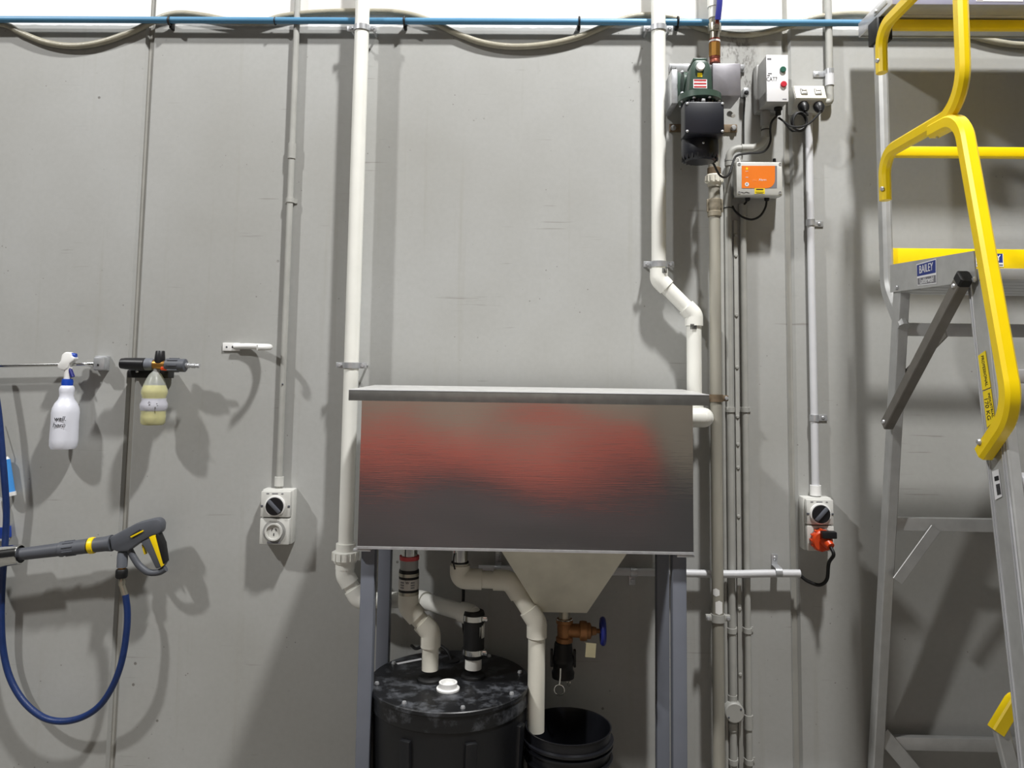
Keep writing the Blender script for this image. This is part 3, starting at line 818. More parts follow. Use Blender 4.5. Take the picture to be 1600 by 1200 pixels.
for py in (368, 400, 493, 574, 651, 694, 730, 806, 950, 1052):
    bolt(st, V3((Xst, -0.0085, P(1152, py).z)), (0, -1, 0), 0.0055, 0.003, COND, 'screw_head')
Xt3 = P(1131.5, 700, 0.01).x
t3 = thing('thin_conduit', 'thin grey conduit tucked close behind the stained riser pipe', 'conduit', (Xt3, -0.01, 0), 'conduits along the wall')
MB().tube([V3((Xt3, -0.0075, P(1129, 290).z)), V3((Xt3, -0.0075, 0))], 0.0062, 10).build('pipe', COND, t3)

# ------------------------------------------------------------------ right-hand conduits and outlet box
DK = 0.020
xk = P(1269, 480, DK).x
rk = thing('wall_conduit', 'pale conduit from the twin outlet box down to the outlet with the orange plug', 'conduit', (xk, -DK, 1.0), 'conduits along the wall')
MB().tube([V3((xk, -DK, P(1263, 176, DK).z)), V3((xk, -DK, rzt-0.004))], 0.0115, 16).build('pipe', CONDW, rk)
coupling(rk, xk, P(1276, 766, DK).z, DK, 0.0165, 0.030, WHITE)
for py in (348, 653): tab_clip(rk, xk, P(1269, py, DK).z, DK, 0.0118, 1, GALV)
xk2 = P(1295.5, 80, DK).x
tk = thing('wall_conduit', 'grey conduit from above bending into the right side of the twin outlet box', 'conduit', (xk2, -DK, 2.3), 'conduits along the wall')
bxz = P(1292, 160, DK)
MB().tube(fillet([V3((xk2, -DK, 2.95)), V3((xk2, -DK, bxz.z)), V3((P(1286, 160, DK).x, -DK, bxz.z))], 0.030, 8), 0.0112, 16).build('pipe', COND, tk)
coupling(tk, xk2, P(1297, 125, DK).z, DK, 0.0138, 0.038, CONDW)
tab_clip(tk, xk2, P(1296, 113, DK).z, DK, 0.0116, -1, GALV)

tb = thing('twin_outlet_box', 'cream twin outlet box with two rockers and black plugs, right of the starter', 'outlet', P(1266, 155, 0.03))
def prof_x(x0, x1, pts, name, m, parent, bev=0.003):
    return MB().prism([V3((x0, -d, z)) for d, z in pts], x1-x0, n=(1, 0, 0), bev=bev).build(name, m, parent)
za_, zb2, zc_ = P(1266, 134, 0.055).z, P(1266, 154, 0.075).z, P(1266, 176, 0.03).z
bx_0, bx_1 = P(1242, 150, 0.07).x, P(1292, 150, 0.07).x
prof_x(bx_0, bx_1, [(0.0, za_+0.002), (0.050, za_), (0.072, zb2), (0.032, zc_), (0.0, zc_)], 'box', LTP, tb)
nrm = V3((0, -(za_-zb2), 0.022)).normalized(); nrm = V3((0, -abs(nrm.y), abs(nrm.z)))
mid = V3(((bx_0+bx_1)/2, -0.0615, (za_+zb2)/2))
rotf = Matrix.Rotation(-math.atan2(0.022, za_-zb2), 3, 'X')
fp = MB().box(mid + nrm*0.001, (bx_1-bx_0-0.004, 0.004, (za_-zb2)*1.08), rotf, bev=0.0015).build('face_plate', CREAM, tb)
for px in (1256, 1278):
    xx = P(px, 145, 0.065).x
    fr = MB().box(V3((xx, mid.y, mid.z)) + nrm*0.004, (0.021, 0.006, 0.025), rotf, bev=0.002).build('rocker_frame', LTP2, fp)
    MB().box(V3((xx, mid.y, mid.z+0.0045)) + nrm*0.008, (0.013, 0.004, 0.009), rotf, bev=0.001).box(V3((xx, mid.y, mid.z-0.0045)) + nrm*0.008, (0.013, 0.004, 0.009), rotf, bev=0.001).build('rocker', WHITE, fr)
un_ = V3((0, -(zb2-zc_), -0.040)).normalized()
plugs = []
for k, (px, lab) in enumerate(((1255, 'black plug in the left socket of the twin outlet box, cord coiled'), (1279, 'black plug in the right socket of the twin outlet box'))):
    c = V3((P(px, 162, 0.055).x, -0.052, (zb2+zc_)/2+0.002))
    pg = thing('black_plug', lab, 'plug', c, 'black plugs in the twin outlet box')
    MB().lathe([(0.0165, 0.0), (0.0170, 0.012), (0.0140, 0.022), (0.008, 0.030), (0.006, 0.034), (0, 0.034)], c, un_, 20).build('plug_body', BLKP, pg)
    plugs.append((pg, c + un_*0.032))
gl = P(1216, 184, 0.07)
# coil from the left plug
cc = P(1249, 190, 0.075); coil = []
ccz = [plugs[0][1], plugs[0][1]+V3((0.006, -0.004, -0.014))]
for k in range(0, 3*16+5):
    a = R(60 - k*22.5)
    rr = 0.024 + 0.0016*math.sin(k*0.9) + 0.0008*(k//16)
    coil.append(cc + V3((rr*0.85*math.cos(a), -0.006 + 0.0045*(k/16), rr*1.15*math.sin(a))))
MB().tube(spline(ccz + coil + [P(1238, 205, 0.06), P(1225, 190, 0.066), gl], 3), 0.0031, 8).build('cord', BLK, plugs[0][0])
MB().tube(spline([plugs[1][1], P(1277, 181, 0.085), P(1264, 193, 0.09), P(1250, 198, 0.092), P(1236, 197, 0.085), P(1225, 190, 0.078), gl+V3((0.002, 0, 0))], 6), 0.0031, 8).build('cord', BLK, plugs[1][0])

# ------------------------------------------------------------------ motor starter
sb = thing('motor_starter', 'grey starter box with a white front, green button above red button', 'switch', P(1214, 125, 0.05))
a_ = P(1197, 86, 0.125); b_ = P(1232, 159, 0.125)
sx0, sx1, sz1, sz0 = a_.x, b_.x, a_.z, b_.z
scx, scz = (sx0+sx1)/2, (sz0+sz1)/2
MB().box((scx, -0.021, scz), (sx1-sx0+0.012, 0.042, sz1-sz0+0.006), bev=0.004).build('base', LTP2, sb)
MB().box((scx, -0.080, scz), (sx1-sx0, 0.088, sz1-sz0), bev=0.003).build('cover', LTP2, sb)
sf = MB().box((scx, -0.1255, scz), (sx1-sx0, 0.003, sz1-sz0), bev=0.001).build('front_panel', PAPER, sb)
for (px, py, m) in ((1223, 109, GREENB), (1224, 132, REDB)):
    MB().lathe([(0.0092, 0), (0.0092, 0.005), (0.0078, 0.0065), (0, 0.0065)], P(px, py, 0.127), (0, -1, 0), 20).build('push_button', m, sb)
text('lettering', 'CAT7', P(1206, 124, 0.1272), UX, UZ, 0.0185, INK, sf, lift=0.0, wid=0.72)
mbx = MB()
for (px, py, w) in ((1203, 115, 0.012), (1201, 118, 0.008)): mbx.box(P(px, py, 0.1273), (w, 0.0006, 0.0025))
mbx.build('small_print', INK, sf)
MB().box(P(1202, 92, 0.1273), (0.013, 0.0006, 0.006)).build('maker_badge', INKG, sf)
MB().box(P(1226, 155, 0.1273), (0.013, 0.0006, 0.003)).build('small_print', INKG, sf)
MB().lathe([(0.013, 0), (0.013, -0.008), (0.009, -0.010), (0.009, -0.024), (0.004, -0.026)], V3((gl.x, -0.07, sz0+0.001)), (0, 0, 1), 12).build('cable_gland', BLK, sb)

# ------------------------------------------------------------------ pump set
pm = thing('pump', 'green and black electric pump with a square steel housing, top right of the trough', 'pump', P(1100, 170, 0.1))
DP = 0.165
for (x0, x1, py) in ((1046, 1164, 106), (1046, 1152, 200)):
    a = P(x0, py, 0.008); b = P(x1, py, 0.008)
    rl = MB().box(((a.x+b.x)/2, -0.004, (a.z+b.z)/2), (b.x-a.x, 0.006, 0.026), bev=0.001).build('mounting_rail', GALV if py < 150 else RUST, pm)
    for px in (x0+6, x1-6): bolt(rl, P(px, py, 0.008), (0, -1, 0), 0.009, 0.010, GALV)
a = P(1053, 135, 0.12)
MB().box((P(1054, 135, 0.13).x, -0.068, P(1054, 135, 0.13).z), (0.018, 0.125, 0.105), bev=0.001).build('angle_bracket', GALV, pm)
MB().pbox(1056, 112, 1118, 150, 0.007, 0.06, 0.003).build('bearing_frame', GREENE, pm)
MB().cyl(P(1066, 130, 0.12), P(1082, 130, 0.12), 0.034, 0.030, 24).build('coupling_flange', GREENE, pm)
for py in (113, 146): MB().ball(P(1066, py, 0.15), 0.006, seg=10).build('bolt', GALV, pm)
gb = MB().pprism([(1076, 145), (1079, 106), (1083, 97), (1086, 93), (1104, 93), (1108, 98), (1112, 108), (1114, 145)], 0.085, 0.215, 0.006).build('gearbox', GREENE, pm)
MB().pbox(1083, 90, 1105, 95, 0.11, 0.20, 0.003).build('gearbox_top', GREENE, gb)
MB().lathe([(0.0125, 0), (0.0125, 0.008), (0.011, 0.011), (0, 0.011)], P(1094, 105, 0.215), (0, -1, 0), 20).build('sight_cap', WHITE, gb)
MB().box(P(1093.5, 117, 0.2155), (0.014, 0.001, 0.012)).build('warning_sticker', YELP, gb)
nl = MB().box(P(1094, 131, 0.2158), (0.040, 0.0012, 0.027)).build('name_plate', PAPER, gb)
mbx = MB()
for k, w in enumerate((0.036, 0.036, 0.036)): mbx.box(P(1094, 125.5 + k*5.0, 0.2168), (w, 0.0006, 0.0042))
mbx.build('red_print', REDP, nl)
fc = P(1093, 152, DP)
MB().lathe([(0.055, -0.020), (0.063, -0.014), (0.063, 0.004), (0.052, 0.008)], V3((fc.x, -DP, fc.z)), (0, 0, 1), 36).build('motor_flange', GREENE, pm)
for k in range(8):
    a = 2*math.pi*k/8+0.3
    bolt(pm, V3((fc.x+0.057*math.cos(a), -DP+0.057*math.sin(a), fc.z-0.018)), (0, 0, -1), 0.005, 0.004)
mz0, mz1 = P(1096, 222, DP).z, fc.z-0.012
MB().lathe([(0.046, mz0), (0.050, mz0+0.01), (0.050, mz1), (0.044, mz1)], V3((fc.x, -DP, 0)), (0, 0, 1), 30).build('motor_body', NAVYP, pm)
for k in range(24):
    a = 2*math.pi*k/24
    MB().box((fc.x+0.0505*math.cos(a), -DP+0.0505*math.sin(a), (mz0+mz1)/2), (0.008, 0.0025, mz1-mz0-0.01), Matrix.Rotation(a, 3, 'Z')).build('cooling_fin', NAVYP, pm)
fz0 = P(1096, 252, DP).z; fz1 = P(1096, 217, DP).z
fcw = MB().lathe([(0, fz0-0.003), (0.040, fz0-0.003), (0.051, fz0+0.006), (0.0545, fz0+0.02), (0.0545, fz1-0.006), (0.052, fz1)], V3((fc.x, -DP, 0)), (0, 0, 1), 34).build('fan_cover', NAVYP, pm)
for k in range(20):
    a = 2*math.pi*k/20
    MB().box((fc.x+0.050*math.cos(a), -DP+0.050*math.sin(a), fz0+0.007), (0.006, 0.003, 0.014), Matrix.Rotation(a, 3, 'Z')).build('vent_slot', INK, fcw)
MB().ball(P(1099, 223, DP+0.055), 0.004, seg=8).build('screw', GALV, pm)
tbx = MB().pbox(1070, 158, 1132, 209, DP+0.02, 0.250, 0.005).build('terminal_box', NAVYP, pm)
for px, py in ((1074, 162), (1129, 162), (1074, 205), (1129, 205)):
    MB().ball(P(px, py, 0.2505), 0.0042, (1, 0.6, 1), 10).build('screw', GALV, tbx)
MB().box(P(1099, 157, 0.235), (0.010, 0.008, 0.008), bev=0.001).build('earth_lug', GALV, tbx)
hs = MB().pbox(1113, 98.5, 1158, 150, 0.055, 0.175, 0.003).build('pump_housing', STAINLESS2, pm)
MB().cyl(P(1140, 178, 0.10), P(1146, 181, 0.15), 0.009, 0.006, 12).build('drain_plug', WHITE, pm)
MB().box(P(1164, 145, 0.02), (0.018, 0.034, 0.022), bev=0.003).build('cable_clamp', GALV, pm)
bolt(pm, P(1166, 145, 0.037), (0, -1, 0), 0.007, 0.008, BLK)
MB().tube([P(1163, 150, 0.012), P(1162, 190, 0.010), P(1162, 236, 0.012)], 0.0022, 8).build('hanging_tie', BLK, pm)

cb = thing('black_cable', 'black cable looping from the starter box under the conduit to the pump motor', 'cable', P(1190, 240, 0.05))
MB().tube(spline([gl+V3((-0.004, 0, 0.006)), P(1206, 190, 0.075), P(1203.5, 203, 0.06), P(1203.5, 222, 0.05), P(1193, 237, 0.049), P(1170, 239.5, 0.050), P(1152, 243, 0.052), P(1146, 252, 0.056), P(1140, 270, 0.072), P(1133, 277, 0.10), P(1124, 273, 0.125), P(1115, 256, 0.15), P(1104, 236, 0.20), P(1100, 228, 0.215)], 6), 0.0034, 8).build('cord', BLK, cb)

# fittings above the pump
vf = thing('ball_valve', 'plated ball valve with a blue lever and brass nipple above the pump', 'valve', P(1117, 60, DR))
def zv(py): return P(1116, py, DR).z
Xv = P(1116.5, 50, DR).x
o = V3((Xv, -DR, 0))
MB().lathe([(0.0185, zv(29)), (0.0185, 2.95)], o, (0, 0, 1), 20).build('upper_pipe', PVC, vf)
MB().lathe([(0.0215, zv(12)), (0.0215, 2.95)], o, (0, 0, 1), 20).build('pipe_socket', PVC, vf)
MB().lathe([(0.0165, zv(40)), (0.0165, zv(28)), ], o, (0, 0, 1), 8).build('valve_neck', NICKEL, vf)
MB().lathe([(0.0150, zv(62)), (0.0150, zv(51)), (0.020, zv(50)), (0.021, zv(44)), (0.020, zv(38)), (0.0165, zv(37))], o, (0, 0, 1), 20).build('valve_body', NICKEL, vf)
MB().lathe([(0.0172, zv(66.5)), (0.0175, zv(64))], o, (0, 0, 1), 20).build('thread_tape', WHITE, vf)
MB().lathe([(0.0165, zv(69)), (0.0165, zv(61))], o, (0, 0, 1), 20).build('thread', COPPER, vf)
MB().lathe([(0.0180, zv(89)), (0.0180, zv(68))], o, (0, 0, 1), 8).build('brass_nipple', BRASS, vf)
MB().lathe([(0.0165, zv(99)), (0.0165, zv(95)), (0.0155, zv(94)), (0.0165, zv(92)), (0.0165, zv(88))], o, (0, 0, 1), 20).build('bush', COPPER, vf)
MB().cyl(P(1119, 41, DR), P(1119.5, 41, DR+0.038), 0.009, 0.008, 8).build('stem_nut', NICKEL, vf)
lv = MB().rtube([P(1120, 41, DR+0.032), P(1121, 32, DR+0.036), P(1124, 8, DR+0.046), P(1126, -28, DR+0.048)], 0.012, 0.003, (1, 0, 0), ch=0.0008).build('lever', COPPER, vf)
MB().rtube([P(1121.5, 31, DR+0.036), P(1124, 8, DR+0.046), P(1126, -30, DR+0.048)], 0.018, 0.010, (1, 0, 0), ch=0.004).build('lever_grip', BLUEH, vf)

# ------------------------------------------------------------------ orange-labelled alarm box
ab = thing('alarm_box', 'pale grey control box with an orange label, under the starter box', 'control box', P(1187, 279, 0.05))
MB().pbox(1151, 254, 1222, 305, 0.0, 0.058, 0.004).build('back_box', LTP, ab)
cv = MB().pbox(1150, 252, 1223.5, 306, 0.058, 0.092, 0.006).build('cover', LTP, ab)
for px, py in ((1155, 256.5), (1219, 256.5), (1155, 301), (1219, 301)):
    MB().lathe([(0.0045, 0), (0.0045, 0.0012), (0.003, 0.0012), (0.003, 0.0002), (0, 0.0002)], P(px, py, 0.092), (0, -1, 0), 14).build('cover_screw', LTP2, cv)
D9 = 0.0928
MB().pprism([(1159, 259), (1214, 259), (1214, 294), (1159, 294)], 0.0918, D9-0.0002).build('label_back', INKG, cv, smooth=False)
arc = [(1159, 259), (1211, 259), (1211, 278)] + [(1198+13*math.cos(R(a)), 280+14*math.sin(R(a))) for a in range(15, 91, 15)] + [(1159, 294)]
MB().pprism(arc, 0.092, D9+0.0002).build('orange_label', ORP, cv, smooth=False)
text('lettering', 'Alarm', P(1191.5, 281, D9+0.0002), UX, UZ, 0.0095, PAPER, cv, lift=0.0002)
text('lettering', 'plus', P(1179, 281.5, D9+0.0002), UX, UZ, 0.0085, mat('pale_orange_print', lin(250, 170, 100), 0.5), cv, lift=0.0002)
MB().lathe([(0.0062, 0), (0.0062, 0.0006), (0, 0.0006)], P(1167, 288, D9+0.0002), (0, -1, 0), 20).build('round_symbol', PAPER, cv)
MB().box(P(1167, 287.5, D9+0.001), (0.004, 0.0004, 0.004)).build('symbol_mark', INKG, cv)
MB().box(P(1167, 263.5, D9+0.0004), (0.006, 0.0006, 0.007)).build('yellow_symbol', YELP, cv)
mbx = MB(); mbx.box(P(1167, 277, D9+0.0004), (0.008, 0.0006, 0.0014)).box(P(1167, 267.5, D9+0.0004), (0.008, 0.0006, 0.001)); mbx.build('small_print', PAPER, cv)
yl = MB().box(P(1187, 298.5, 0.0925), (0.031, 0.0008, 0.017)).build('yellow_label', YELP, cv)
mbx = MB(); mbx.box(P(1187, 296, 0.0932), (0.022, 0.0004, 0.0035)).box(P(1187, 300, 0.0932), (0.026, 0.0004, 0.0013)).box(P(1187, 302, 0.0932), (0.02, 0.0004, 0.0012)); mbx.build('small_print', INK, yl)
MB().tube([P(1158, 300, 0.0926), P(1163, 301.5, 0.0926), P(1166, 300, 0.0926), P(1171, 301.5, 0.0926)], 0.0007, 6).build('pen_scrawl', INK, cv)
for px in (1168, 1198):
    MB().lathe([(0.011, 0.0), (0.011, -0.008), (0.008, -0.010), (0.0075, -0.018), (0.004, -0.021)], V3((P(px, 306, 0.05).x, -0.05, P(px, 304, 0.05).z)), (0, 0, 1), 12).build('cable_gland', BLK, ab)
MB().lathe([(0.005, 0), (0.005, 0.014)], P(1210, 255, 0.03), (0, 0, 1), 10).build('vent_plug', BLK, ab)
MB().tube(spline([P(1157, 257, 0.045), P(1153, 247, 0.050), P(1147, 250, 0.05), P(1145, 258, 0.046)], 6), 0.003, 8).build('white_cord', WHITE, ab)
MB().tube(spline([V3((P(1168, 311, 0.05).x, -0.05, P(1168, 312, 0.05).z)), P(1165, 317, 0.035), P(1161, 321, 0.016), P(1161, 326, 0.0135)], 6), 0.0033, 8).build('short_cord', BLK, ab)
MB().tube(spline([V3((P(1198, 311, 0.05).x, -0.05, P(1198, 312, 0.05).z)), P(1196, 324, 0.052), P(1188, 337, 0.05), P(1175, 343, 0.048), P(1160, 339, 0.044), P(1149, 330, 0.036), P(1144.5, 322, 0.032)], 6), 0.0033, 8).build('long_cord', BLK, ab)

# ------------------------------------------------------------------ under the trough
# first outlet: red ring, labelled rubber coupling, offset down to the tank
DO = 0.30
d1 = thing('tank_inlet_pipe', 'grey pipe with a red ring and labelled black coupling dropping into the tank', 'pipe', P(645, 930, DO))
Xo = P(639, 900, DO).x
kz = P(640, 948, DO).z; k2 = P(673, 988, DO)
zend = P(673, 1046, DO).z
run(d1, [V3((Xo, -DO, P(640, 885, DO).z)), V3((Xo, -DO, kz)), V3((k2.x, -DO, k2.z)), V3((k2.x, -DO, zend))], 0.0225, 0.0272, 0.026, PVC2, ext=0.026)
def zo(py): return P(640, py, DO).z
o = V3((Xo, -DO, 0))
MB().lathe([(0.0215, zo(873)), (0.0215, zb-0.001)], o, (0, 0, 1), 24).build('steel_tailpiece', CHROME, d1)
MB().lathe([(0.0265, zo(874)), (0.0265, zo(868))], o, (0, 0, 1), 24).build('red_ring', REDRING, d1)
MB().lathe([(0.0245, zo(890)), (0.0245, zo(874))], o, (0, 0, 1), 24).build('grey_socket', LTP2, d1)
ck = MB().lathe([(0.0255, zo(934)), (0.0268, zo(931)), (0.0268, zo(891)), (0.0255, zo(889))], o, (0, 0, 1), 28).build('rubber_coupling', BLK, d1)
MB().lathe([(0.0268, zo(919)), (0.0274, zo(919)), (0.0274, zo(903)), (0.0268, zo(903))], o, (0, 0, 1), 28, close=False).build('paper_band', mat('coupling_label', lin(196, 192, 186), 0.55), ck)
for pya, pyb in ((899, 894), (928, 923)):
    MB().lathe([(0.0269, zo(pya)), (0.0275, zo(pya)), (0.0275, zo(pyb)), (0.0269, zo(pyb))], o, (0, 0, 1), 28, close=False).build('hose_band', NICKEL, ck)
text('lettering', 'W', V3((Xo, -DO-0.0274, zo(907))), UX, UZ, 0.010, INK, ck, lift=0.0005)
mbx = MB()
for dx in (-0.014, 0.014):
    for k in range(3): mbx.box((Xo+dx, -DO-0.0240, zo(907+k*4)), (0.010, 0.002, 0.0022), Matrix.Rotation(dx*38, 3, 'Z'))
mbx.build('small_print', INKG, ck)

# second outlet to the bucket
DO2 = 0.31
d2 = thing('bucket_drain_pipe', 'cream waste pipe running from the trough sideways and down into the bucket', 'pipe', P(780, 905, DO2))
Xq = P(719, 870, DO2).x
q1 = V3((Xq, -DO2, P(719, 904, DO2).z)); q2 = V3((P(797, 905, DO2).x, -DO2, P(797, 907, DO2).z)); q3 = P(841, 972, DO2+0.01); Xq3 = P(838, 1060, DO2+0.01).x
q3 = V3((Xq3, -DO2-0.01, q3.z)); q4 = V3((Xq3, -DO2-0.01, P(838, 1142, DO2+0.01).z))
run(d2, [V3((Xq, -DO2, P(719, 880, DO2).z)), q1, q2, q3, q4], 0.0225, 0.0268, 0.032, PVC2, ext=0.028)
o = V3((Xq, -DO2, 0))
MB().lathe([(0.0205, P(719, 884, DO2).z), (0.0205, zb-0.001)], o, (0, 0, 1), 24).build('steel_tailpiece', CHROME, d2)
MB().torus(V3((Xq, -DO2, P(719, 878, DO2).z)), (0, 0, 1), 0.0215, 0.0022, 24, 8).build('black_seal', BLK, d2)
MB().rtube([V3((Xq-0.014, -DO2-0.020, P(719, 862, DO2).z)), V3((Xq-0.016, -DO2-0.024, P(719, 876, DO2).z)), V3((Xq-0.011, -DO2-0.027, P(719, 886, DO2).z))], 0.004, 0.002, (1, 0, 0), ch=0.0005).build('cable_tie', BLK, d2)

# black tank
DT = 0.285
tc = P(703, 1060, DT); Rt = 121.0*S(DT)
tk_ = thing('black_tank', 'round black plastic tank with a bolted dusty lid under the trough', 'tank', (tc.x, -DT, 0))
o = V3((tc.x, -DT, 0)); zl = tc.z
MB().lathe([(Rt*0.86, 0.0), (Rt*0.88, 0.02), (Rt*0.965, zl-0.06), (Rt*0.965, zl-0.045)], o, (0, 0, 1), 48).build('tank_body', TANKM, tk_)
for k in range(8):
    a = 2*math.pi*k/8 + 0.35
    MB().box((tc.x+Rt*0.925*math.cos(a), -DT+Rt*0.925*math.sin(a), (zl-0.06)/2), (0.016, 0.030, zl-0.09), Matrix.Rotation(a, 3, 'Z') @ Matrix.Rotation(R(2.3), 3, 'Y'), bev=0.004).build('side_rib', TANKM, tk_)
ld = MB().lathe([(Rt*0.98, zl-0.050), (Rt*0.985, zl-0.044), (Rt*0.985, zl-0.012), (Rt, zl-0.010), (Rt, zl-0.002), (Rt*0.99, zl), (0, zl)], o, (0, 0, 1), 56).build('lid', LIDM, tk_)
for k in range(8):
    a = 2*math.pi*k/8 + 0.26
    bolt(ld, V3((tc.x+Rt*0.90*math.cos(a), -DT+Rt*0.90*math.sin(a), zl)), (0, 0, 1), 0.0062, 0.006)
def on_lid(px, py):
    r = ray(px, py); t = (zl - CAM.z)/r.z
    return CAM + r*t
c = on_lid(700, 1077)
MB().lathe([(0.030, 0.0), (0.030, 0.004), (0.0235, 0.006), (0.0235, 0.018), (0.0185, 0.018), (0.0185, 0.009), (0, 0.009)], c, (0, 0, 1), 28).build('white_cap', WHITE, tk_)
for cpt in (V3((k2.x, -DO, zl)), V3((e5.x, -0.27, zl))):
    MB().lathe([(0.0235, 0), (0.034, 0), (0.033, 0.006), (0.0275, 0.010), (0.0235, 0.010)], cpt, (0, 0, 1), 26).build('grommet', BLK, tk_)
c = on_lid(704, 1032)
gr = MB().lathe([(0.026, 0), (0.026, 0.003), (0, 0.004)], c, (0, 0, 1), 24).build('cable_plate', BLK, tk_)
MB().tube(spline([c+V3((0.002, 0, 0.002)), c+V3((-0.010, 0.01, 0.022)), on_lid(685, 1025)+V3((0, 0, 0.030)), on_lid(665, 1022)+V3((0, 0, 0.026)), on_lid(650, 1021)+V3((0, 0.01, 0.010)), on_lid(640, 1019)+V3((0, 0.04, 0.005))], 6), 0.0045, 8).build('lid_cable', BLK, tk_)
c = on_lid(640, 1034)
MB().box(c+V3((0, 0, 0.001)), (0.075, 0.012, 0.001), Matrix.Rotation(R(33), 3, 'Z')).build('label_strip', PAPER, tk_)
cbl = thing('black_cable', 'black cable hanging on the wall behind the waste pipe, above the tank', 'cable', P(725, 950, 0.04))
MB().tube(spline([P(722, 885, 0.012), P(724, 925, 0.02), P(723, 960, 0.03), P(726, 990, 0.05), P(733, 1012, 0.10)], 6), 0.0045, 8).build('cord', BLK, cbl)

# bucket
DBK = 0.345
bc = P(888, 1133, DBK); Rb = 64.5*S(DBK)
bk_ = thing('black_bucket', 'open black plastic bucket with a ribbed rim under the waste pipe', 'bucket', (bc.x, -DBK, 0))
o = V3((bc.x, -DBK, 0)); zk = bc.z
BUCK = mat('black_bucket_plastic', (0.007, 0.0075, 0.010), 0.35, var=0.25, scale=12)
MB().lathe([(0, 0.0), (Rb*0.83, 0.0), (Rb*0.85, 0.01), (Rb*0.945, zk-0.075), (Rb*1.03, zk-0.075), (Rb*1.03, zk-0.070), (Rb*0.95, zk-0.068), (Rb*0.955, zk-0.047), (Rb*1.03, zk-0.046), (Rb*1.035, zk-0.041), (Rb*0.96, zk-0.039),
            (Rb*0.965, zk-0.034), (Rb*1.04, zk-0.033), (Rb*1.045, zk-0.027), (Rb*0.975, zk-0.025), (Rb*0.98, zk-0.004), (Rb, zk-0.002), (Rb, zk), (Rb*0.97, zk), (Rb*0.955, zk-0.01), (Rb*0.83, 0.008), (0, 0.008)], o, (0, 0, 1), 48, close=False).build('pail', BUCK, bk_)
MB().box((bc.x-0.003, -DBK-Rb*1.0, zk-0.085), (0.035, 0.014, 0.026), bev=0.004).build('handle_ear', BUCK, bk_)
MB().box((bc.x+0.003, -DBK+Rb*1.0, zk-0.085), (0.035, 0.014, 0.026), bev=0.004).build('handle_ear', BUCK, bk_)
MB().tube(spline([V3((bc.x-0.003, -DBK-Rb*1.10, zk-0.085))] + [V3((bc.x+Rb*1.12*math.cos(a), -DBK+Rb*1.12*math.sin(a), zk-0.085-0.055*math.sin((a+math.pi/2)/math.pi*math.pi))) for a in [R(-75+k*15) for k in range(11)]] + [V3((bc.x+0.003, -DBK+Rb*1.10, zk-0.085))], 4), 0.0022, 8).build('wire_handle', GALV, bk_)

# gate valve under the hopper
DV = 0.255
gv = thing('gate_valve', 'brass gate valve with a blue handwheel under the hopper', 'valve', P(888, 985, DV))
Xg = P(882, 985, DV).x
def zg(py): return P(882, py, DV).z
o = V3((Xg, -DV, 0))
MB().lathe([(0.0165, zg(970)), (0.0165, hb.z+0.002)], o, (0, 0, 1), 22).build('steel_nipple', NICKEL, gv)
MB().torus(V3((Xg, -DV, zg(967))), (0, 0, 1), 0.022, 0.0018, 24, 6).build('wire_ring', CHROME, gv)
MB().lathe([(0.019, zg(1004)), (0.023, zg(1002)), (0.023, zg(996)), (0.019, zg(994)), (0.020, zg(980)), (0.019, zg(975)), (0.023, zg(973)), (0.023, zg(967)), (0.019, zg(966))], o, (0, 0, 1), 22).build('valve_body', BRASSD, gv)
zc0 = zg(985)
o2 = V3((Xg, -DV, zc0))
MB().lathe([(0.0175, 0.01), (0.018, 0.040), (0.025, 0.042), (0.026, 0.050), (0.025, 0.060), (0.021, 0.061), (0.021, 0.070), (0.012, 0.074), (0.010, 0.086), (0.006, 0.087), (0.0045, 0.112)], o2, (1, 0, 0), 22).build('bonnet', BRASSD, gv)
hx = Xg+0.104
MB().torus(V3((hx, -DV, zc0)), (1, 0, 0), 0.030, 0.0075, 30, 10).build('handwheel', mat('blue_handwheel_paint', lin(35, 45, 130), 0.4, var=0.1), gv)
mb = MB()
for k in range(4):
    a = R(45+90*k); mb.cyl((hx, -DV, zc0), (hx, -DV+0.030*math.cos(a), zc0+0.030*math.sin(a)), 0.005, 0.005, 8)
mb.lathe([(0.010, -0.008), (0.010, 0.008)], V3((hx, -DV, zc0)), (1, 0, 0), 14)
mb.build('wheel_spokes', MATS['blue_handwheel_paint'], gv)
tg = MB().box(P(923, 1016, DV+0.02), (0.027, 0.0012, 0.037), Matrix.Rotation(R(4), 3, 'Y')).build('card_tag', TAGM, gv)
MB().tube([P(913, 1003, DV+0.01), P(921, 1009, DV+0.02)], 0.0008, 6).build('tag_string', TAGM, gv)
ca = thing('hose_coupling', 'black hose coupling with a split ring hanging below the gate valve', 'coupling', (Xg, -DV, zg(1050)))
o = V3((Xg-0.003, -DV, 0))
MB().lathe([(0.016, zg(1060)), (0.030, zg(1058)), (0.031, zg(1050)), (0.027, zg(1046)), (0.027, zg(1036)), (0.0295, zg(1034)), (0.0295, zg(1027)), (0.027, zg(1025)), (0.024, zg(1006)), (0.022, zg(1003))], o, (0, 0, 1), 26).build('body', BLK, ca)
for sg in (-1, 1): MB().box((o.x+sg*0.031, -DV, zg(1028)), (0.007, 0.016, 0.045), bev=0.002).build('cam_arm', BLK, ca)
MB().tube([P(876, 1044, DV+0.034), P(875.5, 1058, DV+0.035), P(874, 1070, DV+0.035)], 0.0024, 8).build('pin', CHROME, ca)
MB().torus(P(874, 1078, DV+0.035), (0.1, 1, 0), 0.0135, 0.0014, 26, 6).build('split_ring', CHROME, ca)
MB().torus(P(888.5, 1066, DV-0.01), (1, 0.4, 0), 0.010, 0.0009, 20, 6).build('small_ring', CHROME, ca)

